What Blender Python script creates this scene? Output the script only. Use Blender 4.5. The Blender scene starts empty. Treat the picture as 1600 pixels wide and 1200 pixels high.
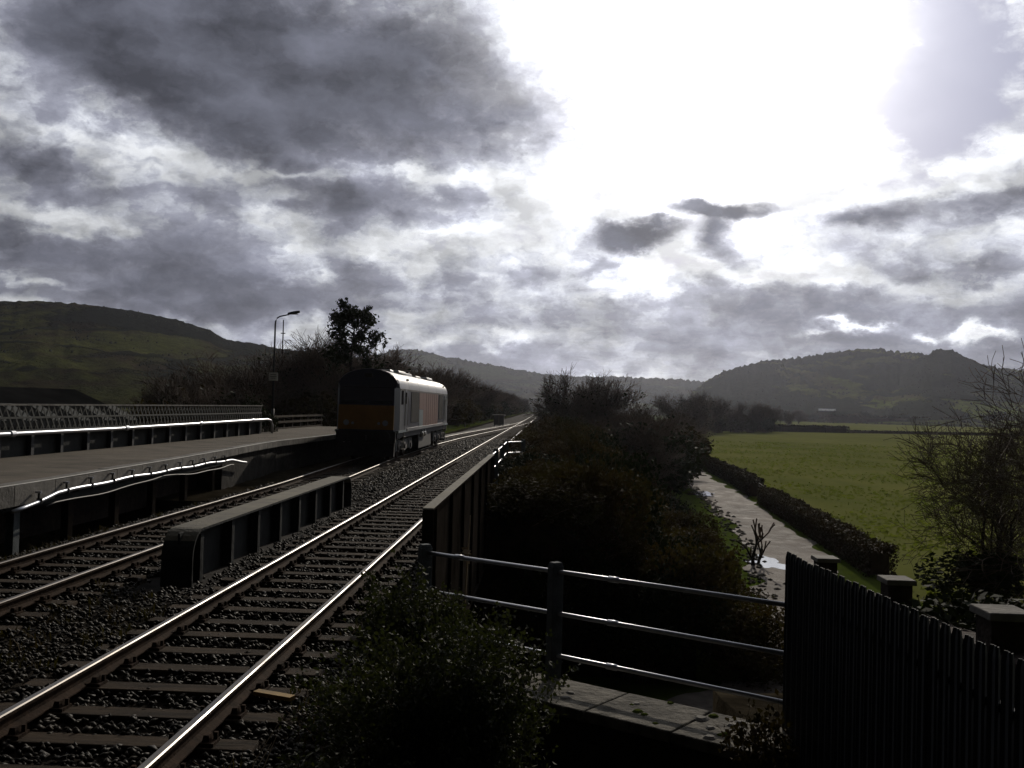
import bpy, math, random
import numpy as np
from math import sin, cos, tan, atan2, asin, radians, degrees, pi, exp, sqrt
from mathutils import Matrix, Vector
S = bpy.context.scene
COL = S.collection

# ------------------------------------------------------------------ camera
F_PX, EYE = 1576.0, 2.475            # photo is 1600 px wide; z = 0 is the top of the rails, +Y runs along the track
ROLL, PITCH, YAW = radians(1.5), radians(1.2548), radians(2.0681)
CAM = Matrix.Rotation(YAW, 4, 'Z') @ Matrix.Rotation(pi/2 + PITCH, 4, 'X') @ Matrix.Rotation(ROLL, 4, 'Z')
cd = bpy.data.cameras.new('camera'); cam = bpy.data.objects.new('camera', cd); COL.objects.link(cam)
cam.matrix_world = Matrix.Translation((0, 0, EYE)) @ CAM
cd.sensor_width = 36.0; cd.lens = 36.0*F_PX/1600.0
cd.clip_start = 0.05; cd.clip_end = 20000
S.camera = cam
S.view_settings.view_transform = 'Standard'; S.view_settings.look = 'None'
S.view_settings.exposure = 0.0; S.view_settings.gamma = 1.0
try:
    S.cycles.max_bounces = 6; S.cycles.transparent_max_bounces = 12; S.cycles.volume_bounces = 0
    S.cycles.use_denoising = True; S.cycles.sample_clamp_indirect = 4.0
except Exception: pass

def ray(x, y):
    return (CAM.to_3x3() @ Vector(((x-800)/F_PX, -(y-600)/F_PX, -1.0))).normalized()
def at_z(x, y, z): d = ray(x, y); return Vector((0, 0, EYE)) + d*((z-EYE)/d.z)
def at_y(x, y, Y): d = ray(x, y); return Vector((0, 0, EYE)) + d*(Y/d.y)
def azel(x, y): d = ray(x, y); return degrees(atan2(d.x, d.y)), degrees(asin(d.z))

# ------------------------------------------------------------------ sun and sky
SUN_AZ, SUN_EL = 9.3, 20.5
sd = bpy.data.lights.new('sun', 'SUN'); so = bpy.data.objects.new('sun', sd); COL.objects.link(so)
sd.energy = 2.1; sd.angle = radians(0.5); sd.color = (1.0, 0.90, 0.76)
sdir = Vector((sin(radians(SUN_AZ))*cos(radians(SUN_EL)), cos(radians(SUN_AZ))*cos(radians(SUN_EL)), sin(radians(SUN_EL))))
so.rotation_euler = sdir.to_track_quat('Z', 'Y').to_euler(); so.location = (60, 300, 120)

W = bpy.data.worlds.new('World'); S.world = W; W.use_nodes = True
class NT:
    def __init__(s, nt): s.nt = nt; nt.nodes.clear()
    def n(s, t, **kw):
        nd = s.nt.nodes.new(t)
        for k, v in kw.items(): setattr(nd, k, v)
        return nd
    def put(s, sock, v):
        if v is None: return
        if isinstance(v, (int, float)): sock.default_value = v
        elif isinstance(v, (tuple, list)): sock.default_value = v
        else: s.nt.links.new(v, sock)
    def m(s, op, a, b=None, c=None, clamp=False):
        nd = s.n('ShaderNodeMath', operation=op); nd.use_clamp = clamp
        for i, v in enumerate((a, b, c)): s.put(nd.inputs[i], v)
        return nd.outputs[0]
    def v(s, op, a, b=None, out=0):
        nd = s.n('ShaderNodeVectorMath', operation=op)
        s.put(nd.inputs[0], a); s.put(nd.inputs[1], b)
        return nd.outputs[out]
    def noise(s, vec, scale, detail=4, rough=.55, out=0, dist=0):
        nd = s.n('ShaderNodeTexNoise'); s.put(nd.inputs['Vector'], vec)
        nd.inputs['Scale'].default_value = scale; nd.inputs['Detail'].default_value = detail
        nd.inputs['Roughness'].default_value = rough; nd.inputs['Distortion'].default_value = dist
        return nd.outputs[out]
    def ramp(s, fac, stops, interp='LINEAR'):
        nd = s.n('ShaderNodeValToRGB'); s.put(nd.inputs[0], fac); cr = nd.color_ramp; cr.interpolation = interp
        while len(cr.elements) < len(stops): cr.elements.new(0.5)
        for e, (p, c) in zip(cr.elements, stops):
            e.position = p; e.color = (c, c, c, 1) if isinstance(c, (int, float)) else (*c, 1)
        return nd.outputs[0]
    def mix(s, fac, a, b, mode='MIX'):
        nd = s.n('ShaderNodeMix', data_type='RGBA', blend_type=mode)
        s.put(nd.inputs[0], fac)
        for sk, v in ((nd.inputs[6], a), (nd.inputs[7], b)):
            s.put(sk, (*v, 1) if isinstance(v, tuple) and len(v) == 3 else v)
        return nd.outputs[2]
    def mapr(s, v, a, b, c, d, smooth=False):
        nd = s.n('ShaderNodeMapRange'); nd.interpolation_type = 'SMOOTHSTEP' if smooth else 'LINEAR'
        s.put(nd.inputs[0], v)
        for i, q in enumerate((a, b, c, d)): nd.inputs[i+1].default_value = q
        return nd.outputs[0]

def build_sky():
    t = NT(W.node_tree)
    g = t.n('ShaderNodeTexCoord').outputs['Generated']
    sp = t.n('ShaderNodeSeparateXYZ'); t.put(sp.inputs[0], g); x, y, z = sp.outputs
    az = t.m('MULTIPLY', t.m('ARCTAN2', x, y), 57.29578)
    el = t.m('MULTIPLY', t.m('ARCSINE', z), 57.29578)
    cb = t.n('ShaderNodeCombineXYZ'); t.put(cb.inputs[0], az); t.put(cb.inputs[1], el); P = cb.outputs[0]
    # direction flattened so that clouds look longer than high
    gs = t.v('MULTIPLY', g, (1, 1, 1.6))
    w1 = t.v('SUBTRACT', t.noise(gs, 7.0, 3, .5, 1), (.5, .5, .5))
    w2 = t.v('SUBTRACT', t.noise(gs, 26.0, 6, .6, 1), (.5, .5, .5))
    Pw = t.v('ADD', P, t.v('ADD', t.v('MULTIPLY', w1, (8, 5, 0)), t.v('MULTIPLY', w2, (3.0, 2.6, 0))))
    D = None
    def blob(px, py, sx, sy, a, hard=1.0):
        nonlocal D
        a0, e0 = azel(px, py)
        q = t.v('MULTIPLY', t.v('SUBTRACT', Pw, (a0, e0, 0)), (F_DEG/sx, F_DEG/sy, 0))
        r2 = t.v('DOT_PRODUCT', q, q, out=1)
        r2 = t.m('POWER', r2, hard) if hard != 1 else r2
        e = t.m('MULTIPLY', t.m('POWER', 2.71828, t.m('MULTIPLY', r2, -1.0)), a)
        D = e if D is None else t.m('ADD', D, e)
    F_DEG = 27.5
    for b in BLOBS: blob(*b)
    gw = t.v('ADD', gs, t.v('MULTIPLY', w2, (.05, .05, .05)))
    # a cloud deck seen in perspective: finer and flatter towards the horizon
    pc = t.v('SCALE', t.v('MULTIPLY', g, (1, 1, 0)), None); W.node_tree.links.new(t.m('DIVIDE', 1.0, t.m('ADD', t.m('MAXIMUM', z, 0.0), .16)), pc.node.inputs['Scale'])
    pc = t.v('ADD', pc, t.v('MULTIPLY', w2, (.22, .22, 0)))
    n1 = t.noise(gw, 10.0, 7, .52); n2 = t.noise(pc, 4.6, 7, .58); n1b = t.noise(t.v('ADD', gw, (.012, .02, .042)), 10.0, 5, .52); n2b = t.noise(t.v('ADD', pc, (-.01, -.07, 0)), 4.6, 6, .58)
    n3 = t.noise(gw, 34.0, 6, .6)
    D = t.m('ADD', D, t.m('ADD', t.m('MULTIPLY', t.m('SUBTRACT', n1, .5), 1.2), t.m('ADD', t.m('MULTIPLY', t.m('SUBTRACT', n2, .5), .62), t.m('MULTIPLY', t.m('SUBTRACT', n3, .5), .70))))
    D = t.m('ADD', D, .225)
    rim = t.m('ADD', t.m('MULTIPLY', t.m('SUBTRACT', n1, n1b), 2.5), t.m('MULTIPLY', t.m('SUBTRACT', n2, n2b), .7))
    clear = t.mapr(D, -.50, .16, 1, 0, True)
    cloud = t.ramp(D, [(0.0, (.86, .88, .90)), (.18, (.74, .76, .80)), (.33, (.50, .52, .58)), (.50, (.275, .285, .345)), (.75, (.165, .172, .215)), (1.0, (.112, .118, .150))])
    sky = t.n('ShaderNodeTexSky'); sky.sky_type = 'NISHITA'; sky.sun_disc = False
    sky.sun_elevation = radians(SUN_EL); sky.sun_rotation = radians(SUN_AZ); sky.air_density = 1.0; sky.dust_density = 1.5
    skyc = t.mix(1.0, sky.outputs[0], (.09, .09, .09), 'MULTIPLY')
    skyc = t.mix(.95, skyc, (.30, .32, .44))
    cloud = t.v('SCALE', cloud, None); W.node_tree.links.new(t.m('MAXIMUM', t.m('ADD', 1.0, rim), .55), cloud.node.inputs['Scale'])
    col = t.mix(clear, cloud, skyc)
    # light of the veiled sun spreading through the thin cloud round it
    dots = t.v('DOT_PRODUCT', g, tuple(sdir), out=1)
    ang = t.m('MULTIPLY', t.m('ARCCOSINE', t.m('MINIMUM', dots, 1.0)), 57.29578)
    g1 = t.m('MULTIPLY', t.m('POWER', 2.71828, t.m('MULTIPLY', t.m('POWER', t.m('DIVIDE', ang, 5.2), 1.6), -1.0)), 4.6)
    g2 = t.m('MULTIPLY', t.m('POWER', 2.71828, t.m('MULTIPLY', t.m('POWER', t.m('DIVIDE', ang, 13.0), 2.0), -1.0)), .25)
    thin = t.mapr(D, .35, 1.1, 1, .12, True)
    glow = t.m('MULTIPLY', t.m('ADD', g1, t.m('MULTIPLY', g2, t.m('SUBTRACT', 1.0, t.m('MULTIPLY', clear, .7)))), t.m('MULTIPLY', thin, t.m('ADD', .55, t.m('MULTIPLY', n1, .9))))
    lift = t.m('ADD', t.mapr(ang, 6, 27, 1.30, .86, True), 0)
    back = t.mapr(ang, 38, 68, 1.0, .025, True)
    col = t.v('SCALE', col, None)
    W.node_tree.links.new(t.m('MULTIPLY', lift, back), col.node.inputs['Scale'])
    gc = t.v('SCALE', (1.0, .985, .97), None); W.node_tree.links.new(glow, gc.node.inputs['Scale'])
    col = t.v('ADD', col, gc)
    bg = t.n('ShaderNodeBackground'); t.put(bg.inputs[0], col); bg.inputs[1].default_value = 1.0
    out = t.n('ShaderNodeOutputWorld'); W.node_tree.links.new(bg.outputs[0], out.inputs[0])
# cloud masses: photo x, y, half width, half height, weight (>0 thicker, <0 thinner), edge hardness
BLOBS = [
 (330, 60, 300, 120, .62, 2), (520, 150, 330, 105, .62, 2), (130, 30, 140, 70, .30), (800, 205, 120, 34, .38), (700, 60, 110, 60, .25),
 (60, 262, 90, 30, .40), (330, 300, 150, 40, .40), (520, 325, 55, 60, .45), (110, 385, 105, 36, .50), (310, 390, 85, 42, .50), (210, 420, 90, 30, .30),
 (0, 390, 55, 34, .4), (260, 458, 330, 30, .42, 2), (480, 455, 120, 34, .38), (610, 330, 90, 20, .34), (740, 320, 60, 18, .28),
 (690, 432, 62, 24, .42), (560, 425, 60, 22, .34), (820, 435, 48, 20, .50), (985, 382, 80, 26, 1.0, 2), (1130, 328, 96, 20, 1.0, 2), (1135, 375, 34, 40, .85), (920, 432, 30, 14, .5),
 (1340, 350, 66, 15, .50), (1500, 340, 120, 22, .50), (1420, 425, 60, 20, .48), (1550, 405, 50, 18, .45), (1590, 325, 50, 18, .25),
 (1000, 498, 420, 36, .24, 2), (1420, 500, 320, 44, .34, 2), (1080, 560, 760, 30, .24, 2), (1250, 540, 300, 30, .10, 2),
 (1485, 90, 110, 140, -1.0), (1410, 190, 80, 75, -.35), (1590, 150, 50, 110, .12), (1400, 270, 200, 26, -.05),
 (640, 485, 70, 14, -.25), (760, 525, 90, 10, -.2), (1350, 514, 55, 9, -.8), (1300, 520, 25, 8, -.4), (1540, 520, 30, 15, -.85), (1460, 530, 20, 9, -.6), (1130, 440, 300, 16, -.34), (720, 380, 130, 14, -.3),
 (90, 205, 80, 16, -.28), (200, 270, 90, 10, -.2), (90, 325, 80, 18, -.25), (60, 428, 60, 7, -.35), (430, 262, 260, 9, -.25), (620, 285, 160, 10, -.25), (860, 330, 70, 26, -.25), (420, 345, 30, 10, -.2), (560, 390, 40, 10, -.25),
]
build_sky()

# ------------------------------------------------------------------ materials
MATS = {}
def mat(name, col, rough=.8, metal=0.0, var=.35, scale=3.0, bump=.0, bscale=None, col2=None, spec=.5, trans=0.0, rvar=0.0, obj=False, stretch=None, rand=0.0):
    m = bpy.data.materials.new(name); m.use_nodes = True; t = NT(m.node_tree)
    tc = t.n('ShaderNodeTexCoord'); vec = tc.outputs['Object']
    if not obj:
        vec = t.n('ShaderNodeNewGeometry').outputs['Position']
    if stretch: vec = t.v('MULTIPLY', vec, stretch)
    n = t.noise(vec, scale, 6, .6); nb = t.noise(vec, scale*.21, 3, .5)
    f = t.m('ADD', t.m('MULTIPLY', n, .6), t.m('MULTIPLY', nb, .4))
    c2 = col2 if col2 else tuple(c*(1-var) for c in col)
    c1 = col if col2 else tuple(min(1, c*(1+var)) for c in col)
    c = t.ramp(f, [(.36, c2), (.62, c1)])
    if rand:
        oi = t.n('ShaderNodeObjectInfo').outputs['Random']
        c = t.mix(1.0, c, t.ramp(oi, [(0, (1-rand, 1-rand, 1-rand)), (1, (1+rand, 1+rand*.8, 1+rand*.5))]), 'MULTIPLY')
    b = t.n('ShaderNodeBsdfPrincipled'); t.put(b.inputs['Base Color'], c)
    b.inputs['Metallic'].default_value = metal
    b.inputs['Specular IOR Level'].default_value = spec
    if rvar: t.put(b.inputs['Roughness'], t.mapr(n, .3, .7, max(.03, rough-rvar), min(1, rough+rvar)))
    else: b.inputs['Roughness'].default_value = rough
    if bump:
        bn = t.n('ShaderNodeBump'); bn.inputs['Strength'].default_value = bump; bn.inputs['Distance'].default_value = .05
        t.put(bn.inputs['Height'], t.noise(vec, bscale or scale*4, 5, .6)); m.node_tree.links.new(bn.outputs[0], b.inputs['Normal'])
    sh = b.outputs[0]
    if trans:
        tr = t.n('ShaderNodeBsdfTranslucent'); t.put(tr.inputs[0], t.mix(1.0, c, (1.3, 1.5, .6), 'MULTIPLY'))
        mx = t.n('ShaderNodeMixShader'); mx.inputs[0].default_value = trans
        m.node_tree.links.new(sh, mx.inputs[1]); m.node_tree.links.new(tr.outputs[0], mx.inputs[2]); sh = mx.outputs[0]
    o = t.n('ShaderNodeOutputMaterial'); m.node_tree.links.new(sh, o.inputs[0])
    MATS[name] = m; return m

M_soil   = mat('soil', (.024, .020, .014), .95, var=.5, scale=2.5, bump=.8, bscale=9, spec=.0)
M_grass  = mat('grass', (.070, .085, .018), .9, scale=.35, col2=(.050, .066, .016), bump=.6, bscale=14, spec=0.0)
M_field  = mat('field', (.172, .174, .056), .9, scale=.22, col2=(.122, .136, .042), bump=.5, bscale=5, spec=0.0, stretch=(1, .35, 1))
M_verge  = mat('verge', (.075, .105, .018), .9, scale=.6, col2=(.045, .06, .016), bump=.7, bscale=12, spec=0.0)
M_ballast= mat('ballast', (.020, .016, .012), .95, var=.6, scale=14, bump=1.0, bscale=26, spec=.03)
M_stone  = mat('ballast_stone', (.022, .018, .013), .62, var=.7, scale=5, spec=.10)
M_rail   = mat('rail_steel', (.13, .115, .10), .42, .9, var=.35, scale=1.2, rvar=.14)
M_railsd = mat('rail_rust', (.036, .022, .014), .9, .0, var=.5, scale=8, bump=.3, spec=.05)
M_sleep  = mat('sleeper_wood', (.038, .026, .016), .9, var=.6, scale=4, bump=.6, stretch=(.6, 5, 2), spec=.1)
M_plat   = mat('platform_tarmac', (.120, .102, .080), .88, var=.35, scale=1.1, bump=.5, bscale=60, spec=.1)
M_coping = mat('platform_coping', (.17, .16, .145), .85, var=.35, scale=4, bump=.3, spec=.1)
M_white  = mat('white_paint_worn', (.52, .50, .45), .7, var=.3, scale=9)
M_brick  = mat('brick_dark', (.040, .030, .026), .92, var=.45, scale=7, bump=.7, bscale=18, spec=.1)
M_steel  = mat('girder_paint', (.034, .036, .036), .85, .0, var=.5, scale=1.8, bump=.35, rvar=.1, spec=.08)
M_steeld = mat('girder_paint_dark', (.024, .020, .017), 1.0, .0, var=.55, scale=1.6, bump=.2, spec=.0)
M_raild2 = mat('rail_dull', (.085, .070, .058), .5, .7, var=.25, scale=6, rvar=.08)
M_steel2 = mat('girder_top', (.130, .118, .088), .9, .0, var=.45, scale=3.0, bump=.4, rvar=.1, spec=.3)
M_pipe   = mat('galvanised_pipe', (.40, .41, .44), .40, .9, var=.15, scale=3, rvar=.06)
M_lattice= mat('lattice_paint', (.030, .033, .028), .85, var=.3, scale=3)
M_conc   = mat('concrete', (.075, .088, .095), .88, var=.3, scale=5, bump=.4, bscale=30, spec=.3)
M_slab   = mat('coping_stone', (.105, .096, .080), .9, var=.6, scale=6, bump=.6, bscale=12, spec=.1)
M_masonry= mat('masonry', (.032, .029, .026), .95, var=.5, scale=3, bump=.8, bscale=5, spec=.05)
M_palis  = mat('palisade_steel', (.014, .017, .022), .75, .0, var=.3, scale=4)
M_lane   = mat('wet_gravel', (.165, .145, .130), .85, var=.6, scale=1.1, bump=1.0, bscale=7, spec=.06, rvar=.15)
M_lane2  = mat('tyre_track', (.10, .095, .09), .40, var=.5, scale=2.4, bump=.5, bscale=9, spec=.6, rvar=.2)
M_water  = mat('puddle_water', (.015, .014, .012), .04, var=.1, scale=1, bump=.05, bscale=3, spec=.8)
M_bark   = mat('bark', (.030, .024, .019), .9, var=.4, scale=4, bump=.5, obj=True, rand=.25, spec=.25)
M_twig   = mat('twig', (.085, .060, .044), .85, var=.3, scale=2, obj=True, rand=.3, spec=.25)
M_leafd  = mat('leaf_dark', (.026, .033, .014), .8, scale=1.6, col2=(.017, .022, .011), trans=.05, spec=.06, obj=True, rand=.3)
M_leafb  = mat('leaf_bramble', (.048, .042, .018), .85, scale=1.3, col2=(.048, .028, .017), trans=.14, spec=.04, obj=True, rand=.35)
M_leafs  = mat('leaf_shrub', (.046, .048, .024), .75, scale=2.5, col2=(.026, .030, .016), trans=.18, obj=True, rand=.2, spec=.2)
M_leafh  = mat('leaf_hedge', (.036, .030, .015), .7, scale=1.4, col2=(.042, .024, .014), trans=.08, obj=True, rand=.25, spec=.1)
M_brack  = mat('bracken', (.070, .048, .026), .9, scale=1.5, col2=(.060, .036, .018), trans=.08, obj=True, rand=.25, spec=.05)
M_dry    = mat('dry_stalk', (.24, .18, .10), .7, var=.3, scale=6, obj=True)
M_hill   = None
M_maroon = mat('loco_body', (.030, .028, .045), .38, var=.2, scale=1.2, rvar=.06)
M_yellow = mat('loco_yellow', (.34, .17, .035), .6, var=.2, scale=2)
M_orange = mat('loco_orange', (.21, .088, .052), .45, var=.2, scale=1.5)
M_pale   = mat('loco_pale', (.24, .28, .29), .4, var=.15, scale=1.5)
M_cab    = mat('loco_cab_grey', (.075, .075, .085), .45, var=.2, scale=1.5)
M_roof   = mat('loco_roof', (.27, .26, .26), .42, var=.3, scale=1.1, rvar=.1, bump=.05, bscale=3)
M_glass  = mat('dark_glass', (.012, .014, .018), .06, var=.1, scale=1, spec=.8)
M_under  = mat('underframe', (.026, .022, .020), .75, .1, var=.4, scale=4)
M_lens   = mat('lamp_lens', (.45, .43, .38), .15, var=.1, scale=3, spec=.8)
M_dkgrey = mat('dark_post', (.028, .032, .034), .6, .0, var=.3, scale=4)
M_sign   = mat('sign_face', (.85, .85, .82), .6, var=.06, scale=6)
M_ink    = mat('sign_ink', (.03, .035, .04), .6, var=.1, scale=6)
M_cabinet= mat('cabinet_grey', (.34, .35, .36), .6, var=.2, scale=3)
M_shed   = mat('shed_roof', (.014, .014, .014), .95, var=.35, scale=.7, spec=0.0)
M_skyl   = mat('roof_light', (.07, .074, .07), .8, var=.2, scale=.9, spec=.1)
M_barn   = mat('barn_white', (.80, .80, .78), .5, var=.05, scale=1)
M_rust   = mat('rusty_yellow', (.25, .15, .03), .8, var=.4, scale=8)
M_rope   = mat('cable', (.05, .045, .04), .6, var=.2)
M_red    = mat('red_spot', (.4, .05, .03), .4, var=.2)

# ------------------------------------------------------------------ mesh helpers
def tag(o, label=None, cat=None, group=None, kind=None):
    if label: o['label'] = label
    if cat: o['category'] = cat
    if group: o['group'] = group
    if kind: o['kind'] = kind
    return o
def empty(name, loc=(0, 0, 0), rz=0, label=None, cat=None, group=None):
    o = bpy.data.objects.new(name, None); COL.objects.link(o); o.location = loc; o.rotation_euler = (0, 0, rz)
    o.empty_display_size = .2
    return tag(o, label, cat, group)
class MB:
    def __init__(s): s.V = []; s.F = []; s.n = 0
    def add(s, v, f):
        v = np.asarray(v, float).reshape(-1, 3); s.V.append(v)
        s.F.extend([tuple(int(i)+s.n for i in q) for q in f]); s.n += len(v); return s
    def box(s, c, d, rz=0, taper=1.0, tilt=None):
        x, y, z = (q/2 for q in d)
        v = np.array([(-x, -y, -z), (x, -y, -z), (x, y, -z), (-x, y, -z), (-x*taper, -y*taper, z), (x*taper, -y*taper, z), (x*taper, y*taper, z), (-x*taper, y*taper, z)])
        if tilt: v = v @ np.array(Matrix.Rotation(tilt[1], 3, tilt[0])).T
        if rz:
            cz, sz = cos(rz), sin(rz); v = v @ np.array([[cz, sz, 0], [-sz, cz, 0], [0, 0, 1]])
        return s.add(v+np.array(c), [(0, 3, 2, 1), (4, 5, 6, 7), (0, 1, 5, 4), (1, 2, 6, 5), (2, 3, 7, 6), (3, 0, 4, 7)])
    def bar(s, p, q, w, h):
        p, q = np.array(p, float), np.array(q, float); d = q-p; L = np.linalg.norm(d); d /= L
        up = np.array([0, 0, 1.]) if abs(d[2]) < .95 else np.array([1., 0, 0])
        a = np.cross(d, up); a /= np.linalg.norm(a); b = np.cross(a, d)
        v = [p+sx*a*w/2+sz*b*h/2 for sx, sz in ((-1, -1), (1, -1), (1, 1), (-1, 1))]+[q+sx*a*w/2+sz*b*h/2 for sx, sz in ((-1, -1), (1, -1), (1, 1), (-1, 1))]
        return s.add(v, [(0, 1, 2, 3), (7, 6, 5, 4), (0, 4, 5, 1), (1, 5, 6, 2), (2, 6, 7, 3), (3, 7, 4, 0)])
    def tube(s, pts, r, n=8, caps=True):
        pts = [np.array(p, float) for p in pts]; R = r if isinstance(r, (list, tuple)) else [r]*len(pts); v = []
        for i, p in enumerate(pts):
            d = pts[min(i+1, len(pts)-1)]-pts[max(i-1, 0)]; d /= np.linalg.norm(d)
            up = np.array([0, 0, 1.]) if abs(d[2]) < .9 else np.array([1., 0, 0])
            a = np.cross(d, up); a /= np.linalg.norm(a); b = np.cross(a, d)
            v += [p+R[i]*(cos(2*pi*k/n)*a+sin(2*pi*k/n)*b) for k in range(n)]
        f = [(i*n+k, i*n+(k+1) % n, (i+1)*n+(k+1) % n, (i+1)*n+k) for i in range(len(pts)-1) for k in range(n)]
        if caps: f += [tuple(range(n-1, -1, -1)), tuple((len(pts)-1)*n+k for k in range(n))]
        return s.add(v, f)
    def sweep(s, prof, pts, closed=True, caps=True):
        """profile (lateral, up) swept along pts (kept upright)"""
        pts = [np.array(p, float) for p in pts]; m = len(prof); v = []
        for i, p in enumerate(pts):
            d = pts[min(i+1, len(pts)-1)]-pts[max(i-1, 0)]; d[2] = 0; d /= np.linalg.norm(d); a = np.array([d[1], -d[0], 0])
            v += [p+a*u+np.array([0, 0, w]) for u, w in prof]
        k = m if closed else m-1
        f = [(i*m+j, i*m+(j+1) % m, (i+1)*m+(j+1) % m, (i+1)*m+j) for i in range(len(pts)-1) for j in range(k)]
        if closed and caps: f += [tuple(range(m-1, -1, -1)), tuple((len(pts)-1)*m+j for j in range(m))]
        return s.add(v, f)
    def build(s, name, m, parent=None, smooth=False, bevel=0):
        me = bpy.data.meshes.new(name)
        me.from_pydata([tuple(p) for p in np.concatenate(s.V)], [], s.F); me.update()
        return link(name, me, m, parent, smooth, bevel)
def link(name, me, m, parent=None, smooth=False, bevel=0):
    for q in (m if isinstance(m, (list, tuple)) else [m]): me.materials.append(q)
    if smooth: me.polygons.foreach_set('use_smooth', [True]*len(me.polygons))
    o = bpy.data.objects.new(name, me); COL.objects.link(o)
    if parent: o.parent = parent
    if bevel:
        b = o.modifiers.new('bevel', 'BEVEL'); b.width = bevel; b.segments = 2; b.limit_method = 'ANGLE'; b.angle_limit = radians(40)
    return o
def np_mesh(name, V, Q, m, parent=None, smooth=False):
    """numpy fast path; Q is (n,k) faces of one size"""
    V = np.ascontiguousarray(V, np.float32).reshape(-1, 3); Q = np.ascontiguousarray(Q, np.int32); n, k = Q.shape
    me = bpy.data.meshes.new(name); me.vertices.add(len(V)); me.vertices.foreach_set('co', V.ravel())
    me.loops.add(n*k); me.loops.foreach_set('vertex_index', Q.ravel())
    me.polygons.add(n); me.polygons.foreach_set('loop_start', np.arange(0, n*k, k, dtype=np.int32))
    me.update(calc_edges=True); me.validate()
    return link(name, me, m, parent, smooth)
def copy_thing(o, loc, rz=0, sc=(1, 1, 1), label=None, group=None, parent=None):
    c = o.copy(); COL.objects.link(c)
    if parent: c.parent = parent
    else:
        c.location = loc; c.rotation_euler = (0, 0, rz); c.scale = sc
        if label: c['label'] = label
        if group: c['group'] = group
    for ch in o.children: copy_thing(ch, None, parent=c)
    return c
def place(o, loc, rz=0, sc=(1, 1, 1), label=None, group=None):
    o.location = loc; o.rotation_euler = (0, 0, rz); o.scale = sc
    if label: o['label'] = label
    if group: o['group'] = group
    return o
def interp(tab, y):
    return float(np.interp(y, [a for a, _ in tab], [b for _, b in tab]))

# ------------------------------------------------------------------ plan of the place
ZF = -4.5                                        # field and lane level
TR_X = -3.40                                     # near track, centre
LT = [(-20, -7.13), (30, -7.2), (38, -7.42), (45, -7.6), (64, -7.55), (75, -7.2), (90, -6.5), (110, -5.4), (130, -4.4), (150, -3.75), (170, -3.42), (190, -3.40)]
def lt_x(y): return interp(LT, y)
EDGE = [(5, -8.82), (17, -8.82), (25, -9.25), (37, -10.1), (47, -9.85), (62, -9.7)]   # platform edge
def edge_x(y): return interp(EDGE, y)
BR0, BR1 = 14.0, 26.4                            # clear span of the underbridge
def wing_y(x): return 11.9 - (x+1.2)*2.4/3.43    # line of the wing wall
LANE = [(-14, 20.2), (-4, 20), (2.2, 20.8), (5.6, 24.2), (8.2, 30.5), (10.0, 38), (11.9, 50), (13.4, 66), (14.7, 86), (15.2, 104), (17.4, 125), (22, 160), (28, 200)]
def sstep(a, b, x):
    t = min(1, max(0, (x-a)/(b-a))); return t*t*(3-2*t)
def gz(x, y):
    if x < -13.0:
        if y < BR1+.1 and y > BR0-.1: return ZF
        top = -.9 if y < 45 else -.6
        return top+(ZF-top)*sstep(-15.5, -30, x) if y < 400 else ZF
    if y < BR0:
        if x < -1.2: return -.24
        if x < 2.35:
            if y > wing_y(x): return ZF
            return -.24-1.3*sstep(-1.2, .2, x)
        if x < 4.0: return -1.35+.12*(14-y)
        return ZF
    if y < BR1: return ZF
    # embankment beyond the bridge, fading into the flat far off
    k = 1-sstep(350, 900, y)
    toe = 6.0+min(8, max(0, (y-40)*.05)); top = -.26
    z = top+(ZF-top)*sstep(-1.0, toe, x) if x > -1.0 else top
    if x < lt_x(y)-6 and y > 48: z = top+.25*sstep(-9, -12, x)
    return ZF+(z-ZF)*k if y > 350 else z

def build_ground():
    xs = np.unique(np.concatenate([[-6000, -3500, -2000, -1200, -700, -400, -250, -150, -100], np.arange(-70, -16, 3), np.arange(-16, 9, .4), [-13.05, -12.95, 2.34, 2.36, 3.99, 4.01], np.arange(9, 40, 2), [45, 60, 80, 110, 150, 220, 320, 480, 700, 1000, 1500, 2500, 4000, 6000]]))
    ys = np.unique(np.concatenate([[-300, -120, -60, -30, -15], np.arange(-8, 34, .4), [BR0-.01, BR0+.01, BR1-.01, BR1+.01], np.arange(34, 120, 2), [125, 135, 150, 170, 200, 240, 290, 350, 420, 500, 650, 900, 1300, 2000, 3200, 6000]]))
    rng = np.random.default_rng(5)
    V = np.array([(x, y, gz(x, y)) for y in ys for x in xs]); nx = len(xs)
    near = (np.abs(V[:, 0]) < 40) & (V[:, 1] < 120) & (V[:, 2] > ZF+.02)
    V[near, 2] += rng.normal(0, .018, near.sum())
    Q = np.array([(j*nx+i, j*nx+i+1, (j+1)*nx+i+1, (j+1)*nx+i) for j in range(len(ys)-1) for i in range(nx-1)])
    o = np_mesh('ground', V, Q, [M_soil, M_grass, M_ballast])
    c = V[Q].mean(1); idx = np.zeros(len(Q), np.int32)
    idx[(c[:, 2] < ZF+.6) & (c[:, 1] > BR1)] = 1
    idx[(c[:, 0] < -9.6) & (c[:, 1] > 62)] = 1
    idx[(c[:, 0] > 4)] = 1
    idx[(c[:, 0] > -8.9) & (c[:, 0] < -1.0) & (c[:, 2] > -.6)] = 2
    o.data.polygons.foreach_set('material_index', idx)
    tag(o, kind='structure')
build_ground()

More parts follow.
